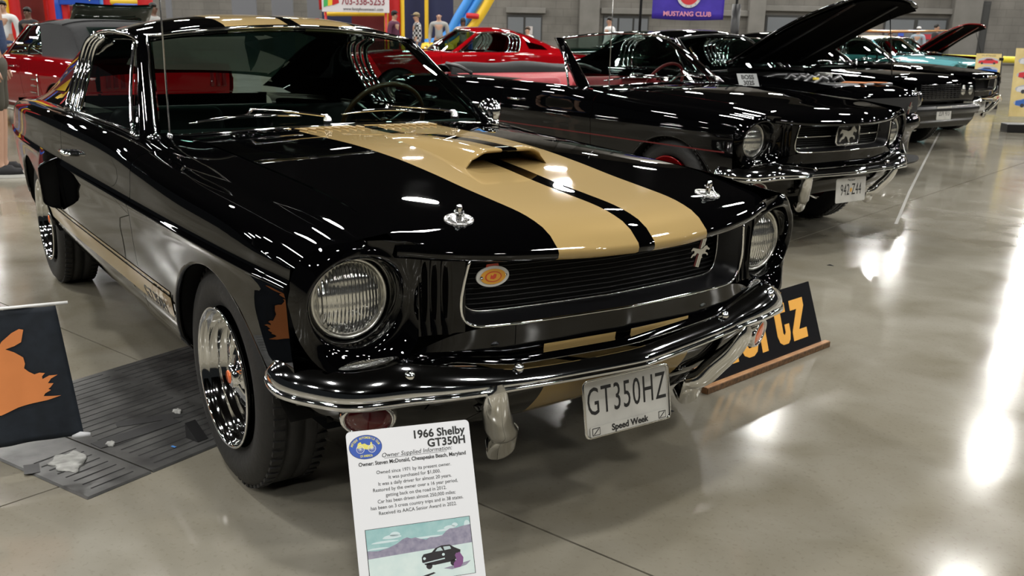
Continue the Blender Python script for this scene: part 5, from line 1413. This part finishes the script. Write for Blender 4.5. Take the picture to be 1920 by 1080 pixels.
def castles():
    d = 24; c = at(150, 60, d)
    r = empty('bounce_castle', (c.x, c.y, 0), HZ, 'red and yellow inflatable castle behind the soft top car, far left', 'inflatable')
    grid('back_wall', [[(*local(px, 60, d+1.5, c).xy, z) for px in (-560, 110)] for z in (0.05, 3.2)], IDR, r, False)  # runs on unseen past the left edge, added to redden the door reflections
    for px, m, rr in ((-70, IY, .2), (-170, IR, .25), (-290, IB, .2), (-400, IY, .25), (-520, IR, .25)): column('corner_post', r, c, px, rr, m, d, 3.4)  # unseen posts outside the view, added to colour the reflections in the door
    column('corner_post', r, c, 8, .26, IY, d, 3.2); column('corner_post', r, c, 33, .13, IR, d, 3.2); column('corner_post', r, c, 96, .10, IR, d+.6, 3.2); column('corner_post', r, c, 108, .14, IR, d, 3.2)
    for z in (.15, 1.95, 2.5): tube('cross_tube', [(*local(30, 60, d, c).xy, z+.04), (*local(110, 60, d, c).xy, z)], .07, IR, r, 12)
    d = 22; c = at(195, 60, d)
    r = empty('game_booth', (c.x, c.y, 0), HZ, 'blue and red inflatable game booth with a yellow lettered board', 'inflatable')
    for px, m, rr in ((116, IB, .085), (128, IR, .08), (183, IDB, .09), (196, IL, .10), (209, IR, .11), (277, IR, .16)): column('booth_post', r, c, px, rr, m, d, 2.2 if px > 200 else 1.92)
    a, b = local(118, 12, d, c), local(192, 12, d, c)
    w = b.x-a.x; z0 = 1.62
    box('sign_board', ((a.x+b.x)/2, a.y-.14, z0+.15), (w, .05, .32), IB, r, .02)
    mt = frame(((a.x+b.x)/2, a.y-.172, z0+.16), (1, 0, 0), (0, 0, 1))
    text('board_lettering', "WHY DON'T YOU JUST...", .145, mat('lettering_yellow', (.9, .75, .1), .5), r, mt, .004, .006, xs=.55)
    fat('lower_tube', r, c, (136, 24), (176, 32), .075, IY, d)
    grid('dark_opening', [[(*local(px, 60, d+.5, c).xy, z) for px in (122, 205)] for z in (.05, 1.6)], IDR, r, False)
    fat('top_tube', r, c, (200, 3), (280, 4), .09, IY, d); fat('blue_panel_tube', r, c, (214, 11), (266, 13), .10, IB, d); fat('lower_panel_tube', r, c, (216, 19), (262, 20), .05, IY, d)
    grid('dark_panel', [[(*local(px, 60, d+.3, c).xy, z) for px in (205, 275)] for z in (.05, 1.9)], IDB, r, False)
    # sponsor board and slide
    d = 34; c = at(740, 60, d)
    r = empty('inflatable_slide', (c.x, c.y, 0), HZ, 'blue and yellow inflatable slide with red posts behind the people', 'inflatable')
    column('red_post', r, c, 741, .22, IR, d, 4.2); column('yellow_post', r, c, 755, .07, IY, d-.1, 4.2); column('yellow_post', r, c, 800, .07, IY, d+1.2, 4.2); column('yellow_post', r, c, 726, .09, IY, d, 1.9)
    fat('yellow_beam', r, c, (608, 26), (730, 26), .07, IY, d)
    column('red_edge', r, c, 603, .06, IR, d, 4.2, 1.8)
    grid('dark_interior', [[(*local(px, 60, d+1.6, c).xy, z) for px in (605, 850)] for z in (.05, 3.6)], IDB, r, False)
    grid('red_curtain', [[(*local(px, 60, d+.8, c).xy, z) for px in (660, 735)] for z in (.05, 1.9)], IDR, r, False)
    S1 = [(905, -50), (882, -6), (860, 30), (842, 62), (820, 78), (797, 82)]
    for off, m, rr, nm in ((0, IL, .15, 'slide_tube'), (18, IL, .12, 'slide_tube'), (34, IY, .15, 'slide_edge')):
        P = catmull([np.array(local(px+off*(1 if py < 40 else .75), py+(.25*off if off > 30 else 0)-off*.0, d-.3, c)) for px, py in S1], 20)
        tube(nm, P, rr, m, r, 14)
    pts = [(850, 95), (884, 95), (884, 12), (872, 12), (842, 60)]
    v = [local(px, py, d+.1, c) for px, py in pts]; v2 = [local(px, py, d+1.0, c) for px, py in pts]; v2 = [Vector((a_.x, v[i].y+.9, a_.z)) for i, a_ in enumerate(v)]
    n = len(v); mesh('slide_wall', v+v2, [tuple(range(n)), tuple(range(2*n-1, n-1, -1))]+[(i, n+i, n+(i+1) % n, (i+1) % n) for i in range(n)], IB, r)
    fat('red_arm', r, c, (874, 29), (898, 31), .09, IR, d-.6)
    fat('slide_base', r, c, (790, 92), (850, 95), .22, IY, d-.8)
    # phone number board
    d = 33; c = at(666, 10, d); 
    b = empty('phone_board', (c.x, c.y, 0), HZ, 'white board with a red phone number on the inflatable front', 'sign')
    a_, b_ = local(604, 22, d, c), local(730, 22, d, c); w = b_.x-a_.x; z0 = a_.z
    wb_ = mat('board_white', (.68, .66, .68), .5)
    box('board', ((a_.x+b_.x)/2, 0, z0+.6), (w, .05, 1.2), wb_, b, .01)
    mt = frame(((a_.x+b_.x)/2, -.035, z0), (1, 0, 0), (0, 0, 1))
    text('board_number', '703-338-5253', .32, mat('number_maroon', (.25, .03, .05), .5), b, mt @ Matrix.Translation((.25, .33, 0)), .003, .004, xs=.78)
    text('board_address', 'www.fenzybounceus1.com', .13, black_ink, b, mt @ Matrix.Translation((.25, .10, 0)), .003, 0, xs=.92)
    for k, m in enumerate((mat('logo_green', (.05, .4, .1), .5), IY, IR)):
        poly('logo_sail', [(-1.02+.14*k, .14+.03*k), (-.80+.14*k, .22+.03*k), (-.86+.14*k, .70), (-1.0+.14*k, .75)], .004, m, b, mt @ Matrix.Translation((0, 0, .001*k)))
    for s in (-1, 1): tube('board_strut', [(s*w*.45, .06, .01), (s*w*.45, .06, z0+.3)], .04, IR, b, 8)
castles()
# pale grey drape panels behind the fastback roof
drape = mat('grey_drape', (.14, .145, .16), .7)
for k, (a, b, l) in enumerate(((315, 326, 'narrow pale grey drape panel beside the inflatables'), (438, 484, 'wide blue grey drape panel above the gold roof stripes, left of the pair'), (512, 552, 'wide blue grey drape panel above the gold roof stripes, right of the pair'), (578, 601, 'pale drape panel just left of the white phone board'))):
    o = upright('drape_panel', a, b, .02, 5, 40, .1, drape, None, .02); tag(o, l, 'drape', 'pale drape panels on the far wall')

# yellow rail
ya, yb = at(1735, 107, 27), at(1995, 115, 27)
c = (ya+yb)/2; c.z = 0
yr = empty('yellow_barrier', c, 0, 'yellow barrier rail running behind the turquoise car to the right edge', 'barrier')
tube('rail', [ya-c, yb-c], .085, mat('safety_yellow', (.75, .62, .04), .5), yr, 10)
for t in (.02, .35, .68, .98): p = ya.lerp(yb, t)-c; tube('rail_post', [(p.x, p.y, .005), (p.x, p.y, p.z)], .05, satin_black, yr, 8)

# poster stands with printed cars
def stand(px, py, label, w, h, cars, d=None):
    x, y = G(px, py); root = empty('poster_stand', (x, y, 0), math.atan2(VR.y, VR.x)-.12, label, 'sign', 'printed poster stands in the aisle')
    cream = noise_mix('poster_cream', (.58, .44, .16), (.70, .56, .26), 6, .55)
    box('stand_base', (0, 0, .06), (w*1.05, .30, .12), satin_black, root, .01)
    box('base_post', (0, -.02, .16), (.05, .05, .16), satin_black, root, .004)
    tl = R(8); mt = frame((0, -.05, .22), (1, 0, 0), (0, math.sin(tl), math.cos(tl)))
    poly('poster_board', [(-w/2, 0), (w/2, 0), (w/2, h), (-w/2, h)], .012, cream, root, mt)
    tube('stand_pole', [mt @ Vector((w/2+.02, .02, 0)), mt @ Vector((w/2+.02, h*1.05, 0))], .012, satin_black, root, 8)
    for zc in (.35, .88): box('pole_clip', tuple(mt @ Vector((w/2, h*zc, .005))), (.08, .04, .05), satin_black, root, .004)
    prof = [(-.5, .05), (-.5, .18), (-.46, .27), (-.24, .31), (-.10, .45), (.16, .46), (.34, .32), (.49, .28), (.5, .08), (.38, .05), (.30, .0), (.22, .05), (-.24, .05), (-.32, .0), (-.40, .05)]
    text('poster_heading', 'MUSTANGS', .05*w/.6, black_ink, root, mt @ Matrix.Translation((0, h*.95, .0125)), .0005, xs=1.3)
    for k, cm in enumerate(cars):
        y0 = h*(.76-.205*k)
        poly('printed_patch', [(.43*w*math.cos(a), y0+.055+.07*math.sin(a)) for a in [2*math.pi*q/20 for q in range(20)]], .001, mat('poster_grey', (.42, .42, .46), .6), root, mt @ Matrix.Translation((0, 0, .012)))
        fl_ = -1 if k % 2 else 1
        pts = [(p[0]*w*.78*fl_, y0+p[1]*w*.48) for p in prof]
        poly('printed_car', pts[::fl_*-1], .001, cm, root, mt @ Matrix.Translation((0, 0, .0135)))
        gl = [(-.20, .31), (-.09, .42), (.14, .43), (.26, .32)]
        poly('printed_window', [(p[0]*w*.78*fl_, y0+p[1]*w*.48) for p in gl][::fl_*-1], .001, mat('poster_dark', (.03, .03, .04), .5), root, mt @ Matrix.Translation((0, 0, .015)))
        for qx in (-.32, .30): poly('printed_wheel', [(qx*w*.78*fl_+.045*w*math.cos(a), y0+.03*w+.045*w*math.sin(a)) for a in [2*math.pi*q/14 for q in range(14)]], .001, MATS['poster_dark'], root, mt @ Matrix.Translation((0, 0, .0155)))
    return root
PR, PB, PY, PW = mat('poster_red', (.55, .02, .03), .5), mat('poster_blue', (.03, .12, .42), .5), mat('poster_yellow', (.85, .65, .05), .5), mat('poster_white', (.62, .62, .64), .5)
stand(1840, 203, 'cream poster with four printed cars on a black foot, the farther of two', .46, .80, (PR, PB, PY, PW))
stand(1925, 248, 'cream poster with printed cars cut off by the right edge, the nearer of two', .62, .95, (PW, PR, PW, PB))

# tape line and small litter on the floor
def floor_strip(name, pts, w, m, label, cat):
    P = [Vector((*G(*p), .0008)) for p in pts]; vs = []; fs = []
    for i, p in enumerate(P):
        t = (P[min(i+1, len(P)-1)]-P[max(i-1, 0)]).normalized(); n = Vector((-t.y, t.x, 0))*w/2; vs += [p+n, p-n]
        if i: fs.append((2*i-2, 2*i-1, 2*i+1, 2*i))
    o = mesh(name, vs, fs, m); md = o.modifiers.new('thickness', 'SOLIDIFY'); md.thickness = .0006; md.offset = 1
    tag(o, label, cat); return o
floor_strip('floor_tape', [(1762, 248), (1735, 300), (1705, 360), (1680, 420)], .022, mat('worn_white_tape', (.27, .26, .24), .5), 'worn pale tape line on the floor running back along the aisle', 'tape')
for (px, py), l in (((1556, 498), 'small dark scrap on the open floor right of the rental sign'), ((1252, 770), 'small dark scrap on the floor under the number plate')):
    x, y = G(px, py); o = empty('scrap', (x, y, 0), .6, l, 'litter'); mesh('scrap_piece', [(-.02, -.004, .001), (.02, -.006, .001), (.024, .004, .001), (-.012, .006, .001), (0, 0, .008)], [(0, 1, 4), (1, 2, 4), (2, 3, 4), (3, 0, 4), (3, 2, 1, 0)], matte_black, o)
